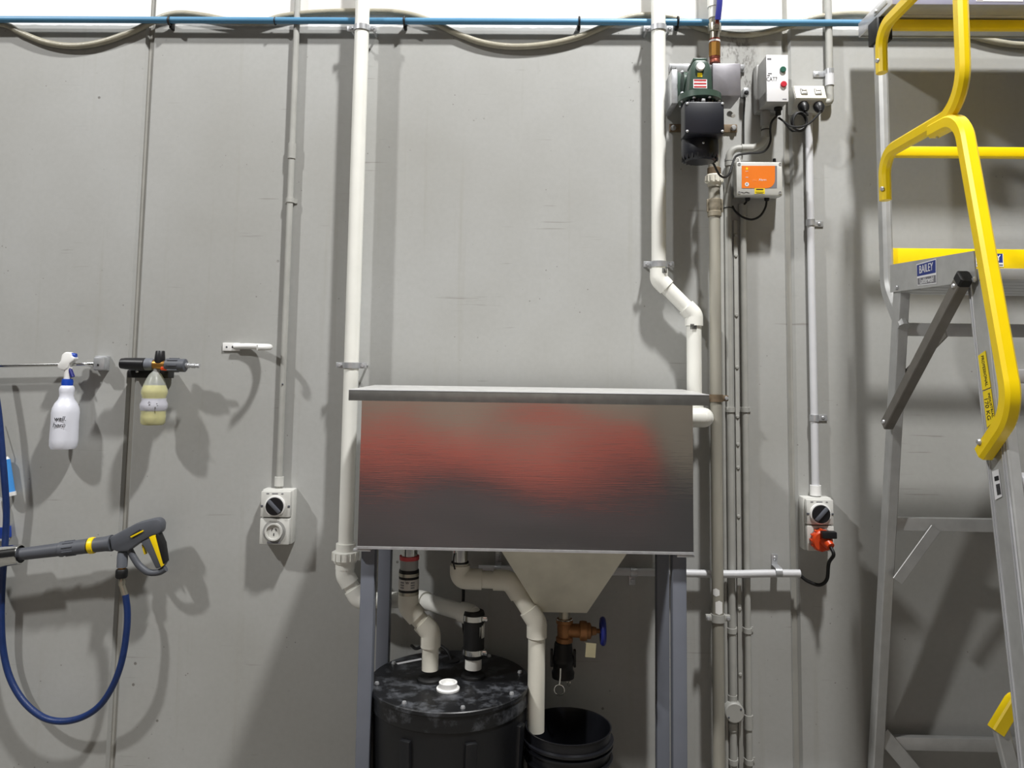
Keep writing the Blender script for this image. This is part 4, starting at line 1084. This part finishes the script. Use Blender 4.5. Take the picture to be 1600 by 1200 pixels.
# ------------------------------------------------------------------ left part of the wall
DRD = 0.034
rd = thing('wall_rail', 'thin chrome rail on a square bracket at the far left', 'rail', P(60, 570, DRD))
MB().cyl(P(-120, 574, DRD), P(150, 568.5, DRD), 0.0055, seg=14).build('rod', CHROME, rd)
br = MB().pbox(146, 558, 162, 578, 0.020, 0.048, 0.003).build('bracket', GALV, rd)
MB().pbox(148, 556, 166, 579, 0.0, 0.020, 0.002).build('bracket_plate', GALV, rd)
MB().lathe([(0.0085, 0), (0.0085, 0.014)], P(140, 569, DRD), (1, 0, 0), 16).build('rod_collar', CHROME, rd)
MB().ball(P(153, 570, 0.049), 0.0035, (1, 0.5, 1), 8).build('grub_screw', INK, rd)

DSB = 0.047
sp = thing('spray_bottle', 'white spray bottle with a blue collar and trigger hanging on the chrome rail', 'bottle', P(102, 700, DSB))
sX = P(102, 650, DSB).x
def zsb(py): return P(101, py, DSB).z
o = V3((sX, -DSB, 0)); k_ = S(DSB)
MB().lathe([(0, zsb(701)), (17.5*k_, zsb(701)), (19.8*k_, zsb(696)), (20.2*k_, zsb(686)), (19.6*k_, zsb(660)), (20*k_, zsb(645)), (19.2*k_, zsb(638)), (16*k_, zsb(630)), (11.6*k_, zsb(624)), (10.0*k_, zsb(618)),
            (10.6*k_, zsb(613)), (11.2*k_, zsb(608)), (10*k_, zsb(604)), (8*k_, zsb(602))], o, (0, 0, 1), 32).build('bottle_body', SPRAYB, sp)
for s_, py, xo, sz in (('wall.', 653, 3.5, 0.0200), ('horn', 663, 2.5, 0.0190)):
    c = V3((sX + xo*k_, -DSB-19.6*k_, zsb(py)))
    text('handwriting', s_, c, V3((1, 0.10, 0)), UZ, sz, INK, sp, lift=0.0012, shear=0.2)
MB().lathe([(8.2*k_, zsb(604)), (8.4*k_, zsb(596)), (7.6*k_, zsb(592))], o, (0, 0, 1), 24).build('collar', BLUET, sp)
MB().lathe([(5.6*k_, zsb(593)), (5.4*k_, zsb(582)), (6.2*k_, zsb(573))], V3((sX, -DSB, 0)), (0, 0, 1), 20).build('neck', WHITE, sp)
hd = MB().pprism([(94, 578), (89, 574), (90, 568), (94, 564), (96, 554), (101, 550), (107, 550), (111, 553), (112, 557), (117, 559), (114, 564), (108, 568), (106, 575), (100, 579)], DSB-0.012, DSB+0.014, 0.004).build('spray_head', WHITE, sp)
MB().cyl(P(107, 555, DSB+0.002), P(119, 556, DSB+0.002), 0.0085, 0.0075, 14).build('nozzle', BLUET, sp)
MB().rtube(spline([P(106, 569, DSB+0.002), P(109, 576, DSB+0.002), P(114, 589, DSB+0.002)], 5), 0.009, 0.014, (1, 0, 0.3), ch=0.003).build('trigger', mat('dark_blue_trigger', lin(30, 35, 120), 0.4), sp)

# foam cannon on its holder
DFC = 0.085
fcn = thing('foam_cannon', 'black and grey foam cannon with a yellow liquid bottle', 'sprayer', P(245, 572, DFC))
fk = S(DFC)
def H(x0, y0): return P(x0, y0, DFC)
axh = (P(290, 571, DFC)-P(195, 568, DFC)).normalized()
def hl(name, m, px0, prof, py=None, seg=24):
    yy = 568 + (px0-195)*0.032
    return MB().lathe([(r*fk, h*fk) for r, h in prof], P(px0, yy, DFC), axh, seg).build(name, m, fcn)
hl('front_nozzle', BLKP, 189, [(5, 0), (8.0, 0.5), (9.0, 8), (9.5, 24), (9.7, 38), (8, 39.5)])
hl('nozzle_ring', MIDP, 228, [(9.6, 0), (9.6, 9), (7.5, 12)])
hl('brass_block', BRASS, 238, [(6.5, 0), (7.5, 4), (7.5, 14), (6.5, 24)])
rg = hl('rear_grip', GREYP, 259, [(8, 0), (10, 1.5), (10.3, 20), (10.3, 31), (9, 32)])
for k in range(8):
    a = 2*math.pi*k/8; cc_ = P(272, 570.5, DFC)
    MB().box(cc_ + V3((0, math.cos(a), math.sin(a)))*10.2*fk, (16*fk, 0.004, 0.006), Matrix.Rotation(-a, 3, 'X'), bev=0.001).build('grip_rib', GREYP, rg)
hl('steel_nipple', GALV, 290, [(4.2, 0), (4.2, 6), (3.0, 7), (3.0, 9), (3.9, 10), (3.9, 15), (2.9, 16), (2.9, 18), (3.4, 19), (3.2, 22)], seg=16)
kb = MB().lathe([(8.0*fk, 0), (8.4*fk, 3*fk), (6.8*fk, 18*fk), (6*fk, 19*fk), (0, 19*fk)], P(249.5, 567, DFC), (0, 0, 1), 12).build('top_knob', BLKP, fcn)
MB().box(P(258, 576, DFC+0.008), (13*fk, 0.012, 6*fk), Matrix.Rotation(R(4), 3, 'Y'), bev=0.003).build('orange_clip', ORG, fcn)
MB().lathe([(4.5*fk, 0), (5*fk, -10*fk), (4*fk, -14*fk)], P(244.5, 573, DFC), (0, 0, 1), 18).build('bottle_neck', LTP2, fcn)
bX = P(241, 620, DFC).x
def zf(py): return P(240, py, DFC).z
o = V3((bX, -DFC, 0))
outer = [(0, 664), (16, 664), (18.5, 661), (19, 650), (18.5, 641), (20, 637), (20, 631), (17.5, 625), (18, 620), (20, 614), (19.6, 609), (17, 602), (13, 592), (9, 585), (6, 582), (4.5, 580)]
MB().lathe([(r*fk, zf(y)) for r, y in outer], o, (0, 0, 1), 24, close=False).build('bottle', FROSTB, fcn)
inn = [(0, 663.3), (15.6, 663.3), (17.9, 660.5), (18.3, 650), (17.8, 641), (19.3, 637), (19.3, 631), (16.8, 625), (17.3, 620), (19.3, 614), (18.9, 609), (16.6, 602), (0, 601.5)]
MB().lathe([(r*fk, zf(y)) for r, y in inn], o, (0, 0, 1), 24, close=False).build('liquid', LIQ, fcn)
MB().lathe([(18.6*fk, zf(641)), (20.3*fk, zf(637)), (20.3*fk, zf(631)), (17.9*fk, zf(625.5)), (18*fk, zf(622))], o, (0, 0, 1), 24, close=False).build('frosted_band', FROST, fcn)
mbx = MB()
for (px, py) in ((233, 628), (233.5, 632), (245, 631), (246, 634)): mbx.box(P(px, py, DFC+20.2*fk), (0.004, 0.002, 0.0022))
mbx.build('small_print', INKG, fcn)
fh = thing('cannon_holder', 'black bracket on the wall holding the foam cannon', 'bracket', P(230, 585, 0.03))
MB().pbox(199, 578, 262, 591, 0.010, 0.055, 0.002).build('shelf', BLK, fh)
MB().pbox(201, 572, 260, 590, 0.0, 0.010, 0.002).build('back_plate', BLK, fh)
MB().ball(P(214, 580.5, 0.056), 0.004, (1.3, 0.4, 0.8), 8).build('screw', CHROME, fh)

# white hook
hk = thing('white_hook', 'white curved wall hook on a small plate beside the left conduit', 'hook', P(360, 541, 0.0))
MB().pbox(348, 535.5, 374, 548.5, 0.0, 0.005, 0.001).build('plate', WHITE, hk)
MB().ball(P(354, 542, 0.0055), 0.003, (1, 0.4, 1), 8).build('screw', GREYP, hk); MB().ball(P(364, 542, 0.0055), 0.0042, (1, 0.4, 1), 8).build('screw', INK, hk)
MB().tube(spline([P(366, 541.5, 0.010), P(385, 541, 0.012), P(404, 541.5, 0.022), P(418, 542, 0.045), P(421, 542.5, 0.072), P(414, 543, 0.094), P(402, 543, 0.108)], 6), 0.0092, 14, scales=None).build('arm', WHITE, hk)

# pressure gun resting in a chrome tube, blue hose
DG = 0.082
gk = S(DG)
gn = thing('pressure_gun', 'grey and yellow pressure washer trigger gun on the left of the wall', 'spray gun', P(190, 850, DG))
ax0, ax1 = P(20, 867.5, DG), P(175, 848.5, DG)
axg = (ax1-ax0).normalized()
def gl_(name, m, px0, prof, seg=24, parent=gn):
    t = (px0-20)/155.0
    return MB().lathe([(r*gk, h*gk) for r, h in prof], ax0.lerp(ax1, t), axg, seg).build(name, m, parent)
gl_('barrel', GREYP, 4, [(9.2, 0), (9.4, 40), (10.2, 94)])
cg = gl_('barrel_grip', GREYP, 95, [(11.5, 0), (11.8, 3), (10.8, 5), (11.2, 42), (10.5, 43)])
for k in range(10):
    a = 2*math.pi*k/10
    cpt = ax0.lerp(ax1, (110-20)/155.0)
    uu = axg.cross(V3((0, 1, 0))).normalized(); ww = V3((0, 1, 0))
    MB().tube([cpt + (uu*math.cos(a)+ww*math.sin(a))*10.9*gk - axg*8*gk, cpt + (uu*math.cos(a)+ww*math.sin(a))*10.9*gk + axg*8*gk], 0.0022, 6).build('grip_rib', GREYP, cg)
gl_('yellow_ring', YEL, 140, [(11, 0), (12.3, 1), (12.6, 5), (12, 8), (10.5, 9)])
gl_('front_collar', GREYP, 149, [(11, 0), (11.2, 16), (12.5, 26)])
gb_ = MB().pprism([(170, 840), (178, 836), (190, 829.5), (214, 817), (238, 811), (245, 810.5), (250, 814), (252.5, 820), (251.5, 830), (247, 835.5), (238, 837), (221, 846), (207, 856), (199, 862), (184, 863), (173, 859)], DG-0.018, DG+0.018, 0.006).build('gun_body', GREYP, gn)
gp = MB().pprism([(219, 847), (232, 836.5), (246, 834.5), (252, 849), (257, 879), (254, 886), (243, 889), (233, 868)], DG-0.014, DG+0.014, 0.004).build('handle', GREYP, gn)
MB().pprism([(232.5, 839), (243, 834.8), (247, 852), (256, 883), (251.5, 886.5), (240, 857)], DG+0.010, DG+0.0155, 0.001).build('yellow_inlay', YEL, gp)
MB().pprism([(242.5, 837), (247, 834), (254, 850), (258, 879), (254.5, 882), (248, 858)], DG-0.012, DG+0.0165, 0.002).build('black_backstrap', BLK, gp)
MB().tube(spline([P(202, 858, DG), P(209, 871, DG), P(218, 884, DG), P(232, 894, DG), P(248, 894, DG), P(259, 888, DG)], 6), 0.0098, 12).build('trigger_guard', GREYP, gn)
MB().pprism([(221, 851), (224, 854), (226.5, 862), (228, 866), (225, 867), (222.5, 859)], DG-0.006, DG+0.006, 0.001).build('trigger', YEL, gn)
MB().pprism([(202, 838), (218, 827), (223, 829), (220, 833), (209, 841)], DG+0.0165, DG+0.019, 0.0005).build('black_slot_plate', INK, gb_)  # black slot behind the yellow stripe
MB().pprism([(203, 838.5), (223, 828.5), (223.5, 830.5), (205, 840.5)], DG+0.018, DG+0.0215, 0.0005).build('yellow_stripe', YEL, gb_)
gx = P(193, 880, DG).x
def zgn(py): return P(192, py, DG).z
o = V3((gx-0.004, -DG, 0))
MB().lathe([(7.8*gk, zgn(886)), (8*gk, zgn(870)), (7*gk, zgn(862))], o, (0, 0, 1), 20).build('inlet_collar', MIDP, gn)
MB().lathe([(5.5*gk, zgn(892)), (5.8*gk, zgn(885))], o, (0, 0, 1), 16).build('brass_nut', BRASS, gn)
MB().lathe([(7.5*gk, zgn(903)), (8.8*gk, zgn(901)), (8.8*gk, zgn(891)), (7.5*gk, zgn(889))], o, (0, 0, 1), 14).build('black_nut', BLK, gn)

ch = thing('chrome_tube_holder', 'chrome tube holder at the left edge carrying the gun barrel', 'holder', P(0, 868, DG))
t = ax0 + axg*(13*gk)
MB().lathe([(15.5*gk, -75*gk), (15.5*gk, -1*gk), (14.6*gk, 0), (13.2*gk, 0), (13.2*gk, -30*gk), (10*gk, -30*gk)], t, axg, 30, close=False).build('tube', CHROME, ch)
MB().lathe([(13.1*gk, -3*gk), (9.6*gk, -3*gk), (9.6*gk, -10*gk), (13.1*gk, -10*gk)], t, axg, 26, close=False).build('rubber_liner', BLK, ch)
MB().cyl(t - axg*50*gk + V3((0, 0.02, 0)), V3((t.x-0.09, -0.0005, t.z-0.01)), 0.011, seg=12).build('wall_stub', GALV, ch)

bh = thing('blue_hose', 'dark blue pressure hose hanging in a loop from the trigger gun', 'hose', P(110, 1120, DG))
zz0 = zgn(916)
MB().lathe([(4.6*gk, zgn(915)), (5.2*gk, zgn(909)), (4.2*gk, zgn(902))], o + V3((0.002, 0, 0)), (0, 0, 1), 14).build('swivel', NICKEL, bh)
MB().cyl(o+V3((0.003, 0, zgn(914))), P(196, 931, DG), 0.0082, 0.0088, 14).build('ferrule', NICKEL, bh)
MB().tube(spline([P(196, 929, DG), P(199, 955, DG), P(198, 985, DG), P(191, 1030, DG), P(178, 1068, 0.078), P(158, 1100, 0.072), P(132, 1119, 0.066), P(100, 1127, 0.06), P(68, 1121, 0.054), P(38, 1097, 0.048), P(16, 1060, 0.042), P(5, 1015, 0.036), P(2, 960, 0.038), P(4, 905, 0.040), P(8, 850, 0.041), P(10, 800, 0.046), P(7, 750, 0.055), P(2, 690, 0.055), P(-3, 640, 0.055), P(-14, 570, 0.055)], 8), 0.0095, 14).build('hose', BLUEHOSE, bh)

bt = thing('blue_tube', 'small bright blue tube with white end caps behind the blue hose at left', 'tube', P(14, 745, 0.03))
p0, p1 = P(9, 718, 0.020), P(15, 769, 0.020)
MB().cyl(p0, p1, 0.0125, 0.0155, 18).build('barrel', SKYB, bt)
MB().cyl(p0, p0+(p0-p1).normalized()*0.008, 0.011, 0.007, 18).build('end_cap', WHITE, bt)
MB().cyl(p1, p1+(p1-p0).normalized()*0.012, 0.0175, 0.0175, 18).build('end_cap', WHITE, bt)
MB().tube([p0+V3((0, 0, 0.006)), P(6, 700, 0.025), P(2, 660, 0.010)], 0.0018, 6).build('hanging_wire', BLK, bt)
jg = thing('plastic_jug', 'white plastic container with a blue band cut off by the left edge', 'container', P(-10, 850, 0.02))
MB().pprism([(-40, 846), (-40, 790), (-14, 775), (2, 783), (7, 822), (8, 846)], 0.0, 0.028, 0.004).build('body', WHITE, jg)
MB().pprism([(-41, 842), (-41, 824), (8.3, 824), (9.3, 842)], 0.0, 0.0295, 0.002).build('blue_band', BLUET, jg)

# ------------------------------------------------------------------ platform ladder on the right
XL, XO = 1.03, 0.52                      # left frame plane and ladder width
ldr = thing('platform_ladder', 'aluminium platform ladder with yellow guard rails along the right edge', 'ladder', (XL+XO/2, -0.45, 0))
def L_(px, py, X=XL): return PX(px, py, X)
def ext_floor(a, b):
    """continue the line a-b down to the floor"""
    t = (0.012 - a.z)/(b.z-a.z); return a + (b-a)*t
SX = (1, 0, 0)
ra_, rb_ = L_(1409, 452), L_(1368, 1195)
rf_ = ext_floor(ra_, rb_)
fa_, fb_ = L_(1526, 432, XL-0.013), L_(1604, 1150, XL-0.013)
fa_.x = fb_.x = XL
ff_ = ext_floor(fa_, fb_)
pt, pb = L_(1377, 62), L_(1384, 440)
zp_ = P(1343, 57, 0.078).z-0.001
ptv = V3((XL, (pt.y+pb.y)/2, min(pt.z, zp_-0.01))); pbv = V3((XL, ptv.y, pb.z))
dpost = -ptv.y
for dx in (0.0, XO):
    D_ = V3((dx, 0, 0))
    l = MB().rtube([ra_+D_, rf_+D_], 0.030, 0.040, SX, ch=0.003).build('rear_leg', ALU, ldr)
    MB().rtube([rf_+D_+V3((0, 0, 0.05)), rf_+D_-V3((0, 0, 0.011))], 0.036, 0.046, SX).build('rubber_foot', BLK, l)
    s_ = MB().rtube([fa_+D_, ff_+D_], 0.026, 0.088, SX, ch=0.003).build('front_stile', ALU, ldr)
    dirn = (ff_-fa_).normalized(); nn = dirn.cross(V3(SX)).normalized()
    for off in (-0.034, -0.026, 0.026, 0.034):
        MB().rtube([fa_+D_+nn*off+V3((-0.0135, 0, 0)), ff_+D_+nn*off+V3((-0.0135, 0, 0))], 0.004, 0.004, SX, ch=0.001).build('stile_ridge', ALUB, s_)
    MB().rtube([ff_+D_+V3((0, 0, 0.06)), ff_+D_-V3((0, 0, 0.011))], 0.032, 0.094, SX).build('rubber_foot', BLK, s_)
    bq = V3((XL, ra_.y-0.002, L_(1398, 498).z))
    p_ = MB().rtube(fillet([ptv+D_, pbv+D_+V3((0, 0, -0.02)), V3((XL+dx, ra_.y, L_(1398, 515).z))], 0.10, 8), 0.028, 0.044, SX, ch=0.010).build('guard_post', ALU, ldr)
    MB().box(V3((XL+dx, ptv.y, zp_-0.036)), (0.046, 0.062, 0.070), bev=0.004).build('post_cap', BLK, p_)
# side panels and platform
Xo_ = XL-0.016
cs = [PX(1393, 414, Xo_), PX(1524, 392, Xo_), PX(1527, 439, Xo_), PX(1393, 457, Xo_)]
def flat(ps, x): return [V3((x, p.y, p.z)) for p in ps]
spn = MB().prism(flat(cs, Xo_), 0.004, n=(-1, 0, 0)).build('side_panel', ALU, ldr, smooth=False)
MB().prism(flat(cs, XL+XO+0.016), 0.004, n=(1, 0, 0)).build('side_panel', ALU, ldr, smooth=False)
yb0, yf0 = cs[0].y, cs[1].y
zdk = P(1570, 427, -yf0).z
for k in range(6):
    y = yb0 + (yf0-yb0)*(k+0.5)/6
    MB().box((XL+XO/2, y, zdk), (XO+0.02, abs(yf0-yb0)/6-0.006, 0.022), bev=0.003).build('deck_plank', ALU, ldr)
MB().box((XL+XO/2, yf0-0.006, zdk-0.003), (XO+0.03, 0.006, 0.026), bev=0.001).build('deck_front_lip', ALU, ldr)
# maker's plate on the side panel
u_ = (V3((0, cs[1].y, (cs[1].z+cs[2].z)/2))-V3((0, cs[0].y, (cs[0].z+cs[3].z)/2))).normalized(); u_.x = 0
v_ = UZ
Xp = Xo_-0.0046
def SPt(px, py): p = PX(px, py, Xp); return p
def decal(quad_, th, m, name, parent): return MB().prism([PX(x, y, Xp) for x, y in quad_], th, n=(-1, 0, 0)).build(name, m, parent, smooth=False)
decal([(1432, 413), (1463, 404), (1463.5, 443), (1434, 446.5)], 0.0004, PAPER, 'label_backing', spn)
decal([(1433, 414.5), (1462, 406), (1462.3, 426), (1433.5, 432)], 0.0008, INKB, 'blue_label', spn)
decal([(1434, 435), (1462.4, 429.5), (1462.8, 441.5), (1434.6, 445)], 0.0008, INKG, 'grey_label', spn)
def ptext(s, pc_, pl_, pr_, ph, m, wid, parent, name='lettering', X=None):
    a = PX(*pl_, Xp); b = PX(*pr_, Xp); c = PX(*pc_, Xp)
    return text(name, s, c, (b-a), UZ, ph, m, parent, lift=0.0012, wid=wid)
ptext('BAILEY', (1447.5, 419.5), (1434, 423.5), (1462, 416), 0.029, PAPER, 0.80, spn)
ptext('Ladderweld', (1448.5, 438), (1434, 440.5), (1462, 435.5), 0.021, PAPER, 0.70, spn)
for px, py in ((1401.5, 449.5), (1523, 437), (1495, 438)):
    bolt(spn, PX(px, py, Xp), (-1, 0, 0), 0.0065, 0.005)
# treads
z1 = L_(1588, 588).z; dzs = z1 - L_(1590, 757).z
zz_ = z1; k = 0
while zz_ > 0.1:
    t_ = (zz_-fa_.z)/(ff_.z-fa_.z); y = (fa_+(ff_-fa_)*t_).y
    MB().box((XL+XO/2, y, zz_), (XO-0.026, 0.085, 0.030), bev=0.003).build('tread', ALUB, ldr)
    zz_ -= dzs
# rear rungs and struts
for py, hh in ((515, 0.036), (823, 0.036), (1192, 0.036)):
    c = L_(1400, py)
    t_ = (c.z-ra_.z)/(rf_.z-ra_.z); y = (ra_+(rf_-ra_)*t_).y
    MB().box((XL+XO/2, y+0.004, c.z), (XO-0.03, 0.022, hh), bev=0.002).build('rear_brace', ALU, ldr)
    if py > 600:
        for sg, x0 in ((1, XL), (-1, XL+XO)):
            if py == 823:
                MB().rtube([V3((x0+sg*0.014, y-0.012, c.z-0.155)), V3((x0+sg*0.125, y-0.012, c.z-0.008))], 0.005, 0.030, (0, 1, 0), ch=0.001).build('gusset_strut', ALU, ldr)
            else:
                MB().rtube([V3((x0+sg*0.010, y-0.014, c.z+0.030)), V3((x0+sg*0.13, y-0.014, c.z-0.11))], 0.005, 0.042, (0, 1, 0), ch=0.001).build('gusset_strut', ALU, ldr)
MB().rtube([L_(1478, 520, XL+0.02), L_(1412, 588, XL+0.02)], 0.004, 0.024, SX, ch=0.001).build('gusset_strut', ALUD, ldr)
# diagonal stay
b0, b1 = PX(1507, 433, XL-0.036), PX(1386, 664, XL-0.036)
stv = MB().rtube([b0, b1], 0.026, 0.030, SX, ch=0.002).build('diagonal_stay', ALUD, ldr)
dr = (b1-b0).normalized()
MB().rtube([b0-dr*0.004, b0+dr*0.016], 0.029, 0.033, SX).build('stay_cap', BLK, stv)
for p in (b0+dr*0.028, b1-dr*0.014): bolt(stv, p+V3((-0.0125, 0, 0)), (-1, 0, 0), 0.006, 0.005, ALUB)
# yellow guard rails
Xy = P(1343, 57, 0.078).x-0.019
def Y_(px, py, X=None): return PX(px, py, Xy if X is None else X)
yr = [Y_(1378, 114), Y_(1378, 44), Y_(1496, -78), Y_(1507, 168), Y_(1389, 236), Y_(1386, 312)]
yr[1].y = yr[0].y; yr[4].y = yr[5].y = yr[0].y
yr[2].y = yr[3].y
for dx, nm in ((0, 'guard_rail'), (XO+0.06, 'guard_rail')):
    D_ = V3((dx, 0, 0))
    g_ = MB().rtube(fillet([p+D_ for p in yr], [0.09, 0.09, 0.10, 0.08], 10), 0.026, 0.036, SX, ch=0.008).build(nm, YEL, ldr)
    if dx == 0:
        for px, py in ((1379, 95), (1386, 295)): bolt(g_, Y_(px, py)+V3((-0.013, 0, 0)), (-1, -0.3, 0), 0.007, 0.005)
Xh = XL-0.004
hr = [PX(1459, 205, Xh-0.026), PX(1503, 182, Xh-0.026), PX(1584, 640, Xh-0.026), PX(1538, 708, Xh-0.026)]
for p in hr: p.x = Xh
for dx in (0, XO+0.008):
    D_ = V3((dx - (0.026 if dx == 0 else -0.026), 0, 0))
    h_ = MB().rtube(fillet([p+D_ for p in hr], [0.075, 0.10], 10), 0.034, 0.036, SX, ch=0.007).build('handrail', YEL, ldr)
    if dx == 0:
        bolt(h_, hr[3]+D_+V3((-0.017, 0, 0.012))+(hr[2]-hr[3]).normalized()*0.02, (-1, 0, 0), 0.007, 0.006)
        for px in (1470, 1481): MB().cyl(PX(px, 205, Xh)+D_, PX(px, 217, Xh)+D_, 0.004, 0.003, 8).build('rail_bolt', GALV, h_)
# back rails and kick board
yk = ptv.y-0.004
for py, hh, nm in ((238.5, 0.030, 'back_rail'), (40, 0.028, 'back_rail')):
    c = P(1500, py, -yk)
    MB().box((XL+XO/2+0.01, yk, c.z), (XO-0.01, 0.028, hh), bev=0.005).build(nm, YEL, ldr)
zk0, zk1 = P(1500, 389, -yk).z, P(1500, 420, -yk).z
kbd = MB().box((XL+XO/2, yk, (zk0+zk1)/2), (XO-0.002, 0.008, zk0-zk1), bev=0.001).build('kick_board', YEL, ldr)
kl0, kl1 = P(1524, 396, -yk+0.005), P(1568, 417, -yk+0.005)
MB().box(((kl0.x+kl1.x)/2, kl0.y, (kl0.z+kl1.z)/2), (kl1.x-kl0.x, 0.001, kl0.z-kl1.z)).build('label_backing', PAPER, kbd)
MB().box(((kl0.x+kl1.x)/2, kl0.y-0.0004, (kl0.z+kl1.z)/2+0.006), (kl1.x-kl0.x-0.004, 0.001, 0.026)).build('blue_label', INKB, kbd)
MB().box(((kl0.x+kl1.x)/2, kl0.y-0.0004, kl1.z+0.005), (kl1.x-kl0.x-0.004, 0.001, 0.005)).build('grey_label', INKG, kbd)
text('lettering', 'BAILEY', ((kl0.x+kl1.x)/2, kl0.y-0.001, (kl0.z+kl1.z)/2+0.006), UX, UZ, 0.024, PAPER, kbd, lift=0.0004, wid=0.85)
# weight-rating stickers on the left stile
Xd = XL-0.0140
def sdecal(q, th, m, name, parent): return MB().prism([PX(x, y, Xd) for x, y in q], th, n=(-1, 0, 0)).build(name, m, parent, smooth=False)
stile = [c for c in ldr.children if c.name.startswith('front_stile')][0]
y1_ = sdecal([(1529, 556), (1540, 548), (1548.5, 605), (1536, 610)], 0.0015, YELP, 'rating_sticker', stile)
y2_ = sdecal([(1536.5, 612), (1548.8, 607), (1555, 657), (1543, 668)], 0.0015, YELP, 'rating_sticker', stile)
Xd2 = Xd-0.0018
def stext(s, a, b, size, wid=1.0):
    pa, pb_ = PX(*a, Xd2), PX(*b, Xd2); dd = (pb_-pa).normalized()
    up_ = V3((1, 0, 0)).cross(dd)
    up_ = dd.cross(V3((1, 0, 0)))*1.0
    n = V3((-1, 0, 0)); up_ = n.cross(dd)
    return text('lettering', s, (pa+pb_)/2, dd, up_, size, INK, stile, lift=0.0, wid=wid)
stext('PROFESSIONAL', (1534.5, 557), (1541.5, 602), 0.014, 0.72)
stext('INDUSTRIAL', (1545, 615), (1551.2, 651), 0.0115, 0.85)
stext('170 KG', (1539.5, 618), (1546, 660), 0.020, 0.8)
w_ = sdecal([(1551, 737), (1560.5, 733), (1566, 776), (1556, 781)], 0.0015, PAPER, 'barcode_sticker', stile)
mbx = MB()
for k in range(7):
    f = k/7
    mbx.prism([PX(1556+f*6.2, 757-f*2, Xd2), PX(1556.5+f*6.2, 757-f*2, Xd2), PX(1559+f*6.2, 774-f*2, Xd2), PX(1558.5+f*6.2, 774-f*2, Xd2)], 0.0003, n=(-1, 0, 0))
mbx.prism([PX(1553.5, 745, Xd2), PX(1560, 743, Xd2), PX(1561, 750, Xd2), PX(1554.5, 752, Xd2)], 0.0003, n=(-1, 0, 0))
mbx.build('barcode', INK, stile)
# stabiliser arm low on the right
sa = MB().rtube([P(1562, 1133, 0.42), P(1583, 1215, 0.42), P(1598, 1290, 0.42)], 0.034, 0.024, SX, ch=0.003).build('stabiliser_arm', ALU, ldr)
MB().rtube(fillet([P(1556, 1142, 0.425), P(1592, 1082, 0.425), P(1612, 1160, 0.425)], 0.012, 5), 0.030, 0.034, (0, 1, 0), ch=0.004).build('yellow_hinge', YEL, sa)

# aluminium plank lying across the top of the ladder
zp = P(1343, 57, 0.078).z
XPk = P(1343, 57, 0.078).x
PD0, PD1 = 0.078, 0.300
pk = thing('aluminium_plank', 'wide aluminium plank resting on top of the ladder posts', 'plank', (XPk, -0.18, zp))
PKL = 0.80
for k in range(3):
    MB().box((XPk+PKL/2, -PD0-(PD1-PD0)*(k+0.5)/3, zp+0.010), (PKL-0.004, 0.222/3-0.003, 0.018), bev=0.003).build('deck_rib', ALU, pk)
MB().box((XPk+PKL/2, -PD1-0.002, zp+0.020), (PKL, 0.004, 0.044), bev=0.001).build('front_edge', mat('lavender_anodised', lin(190, 190, 214), 0.4, 0.5, var=0.04), pk)
MB().box((XPk+PKL/2, -PD0+0.002, zp+0.020), (PKL, 0.004, 0.044), bev=0.001).build('rear_edge', ALU, pk)
en = MB().box((XPk, -(PD0+PD1)/2, zp+0.020), (0.004, PD1-PD0+0.006, 0.044), bev=0.001).build('end_plate', ALUB, pk)
MB().box((XPk-0.003, -0.235, zp+0.020), (0.004, 0.085, 0.016), bev=0.001).build('slot_bracket', ALU, en)
bolt(en, (XPk-0.005, -0.21, zp+0.020), (-1, 0, 0), 0.006, 0.005)
lb = MB().box((P(1562, 2, 0.305).x, -PD1-0.0045, zp+0.022), (0.13, 0.001, 0.030)).build('maker_label', PAPER, pk)
MB().box((P(1531, 2, 0.305).x, -PD1-0.0055, zp+0.022), (0.018, 0.001, 0.022)).build('red_mark', REDP, lb)
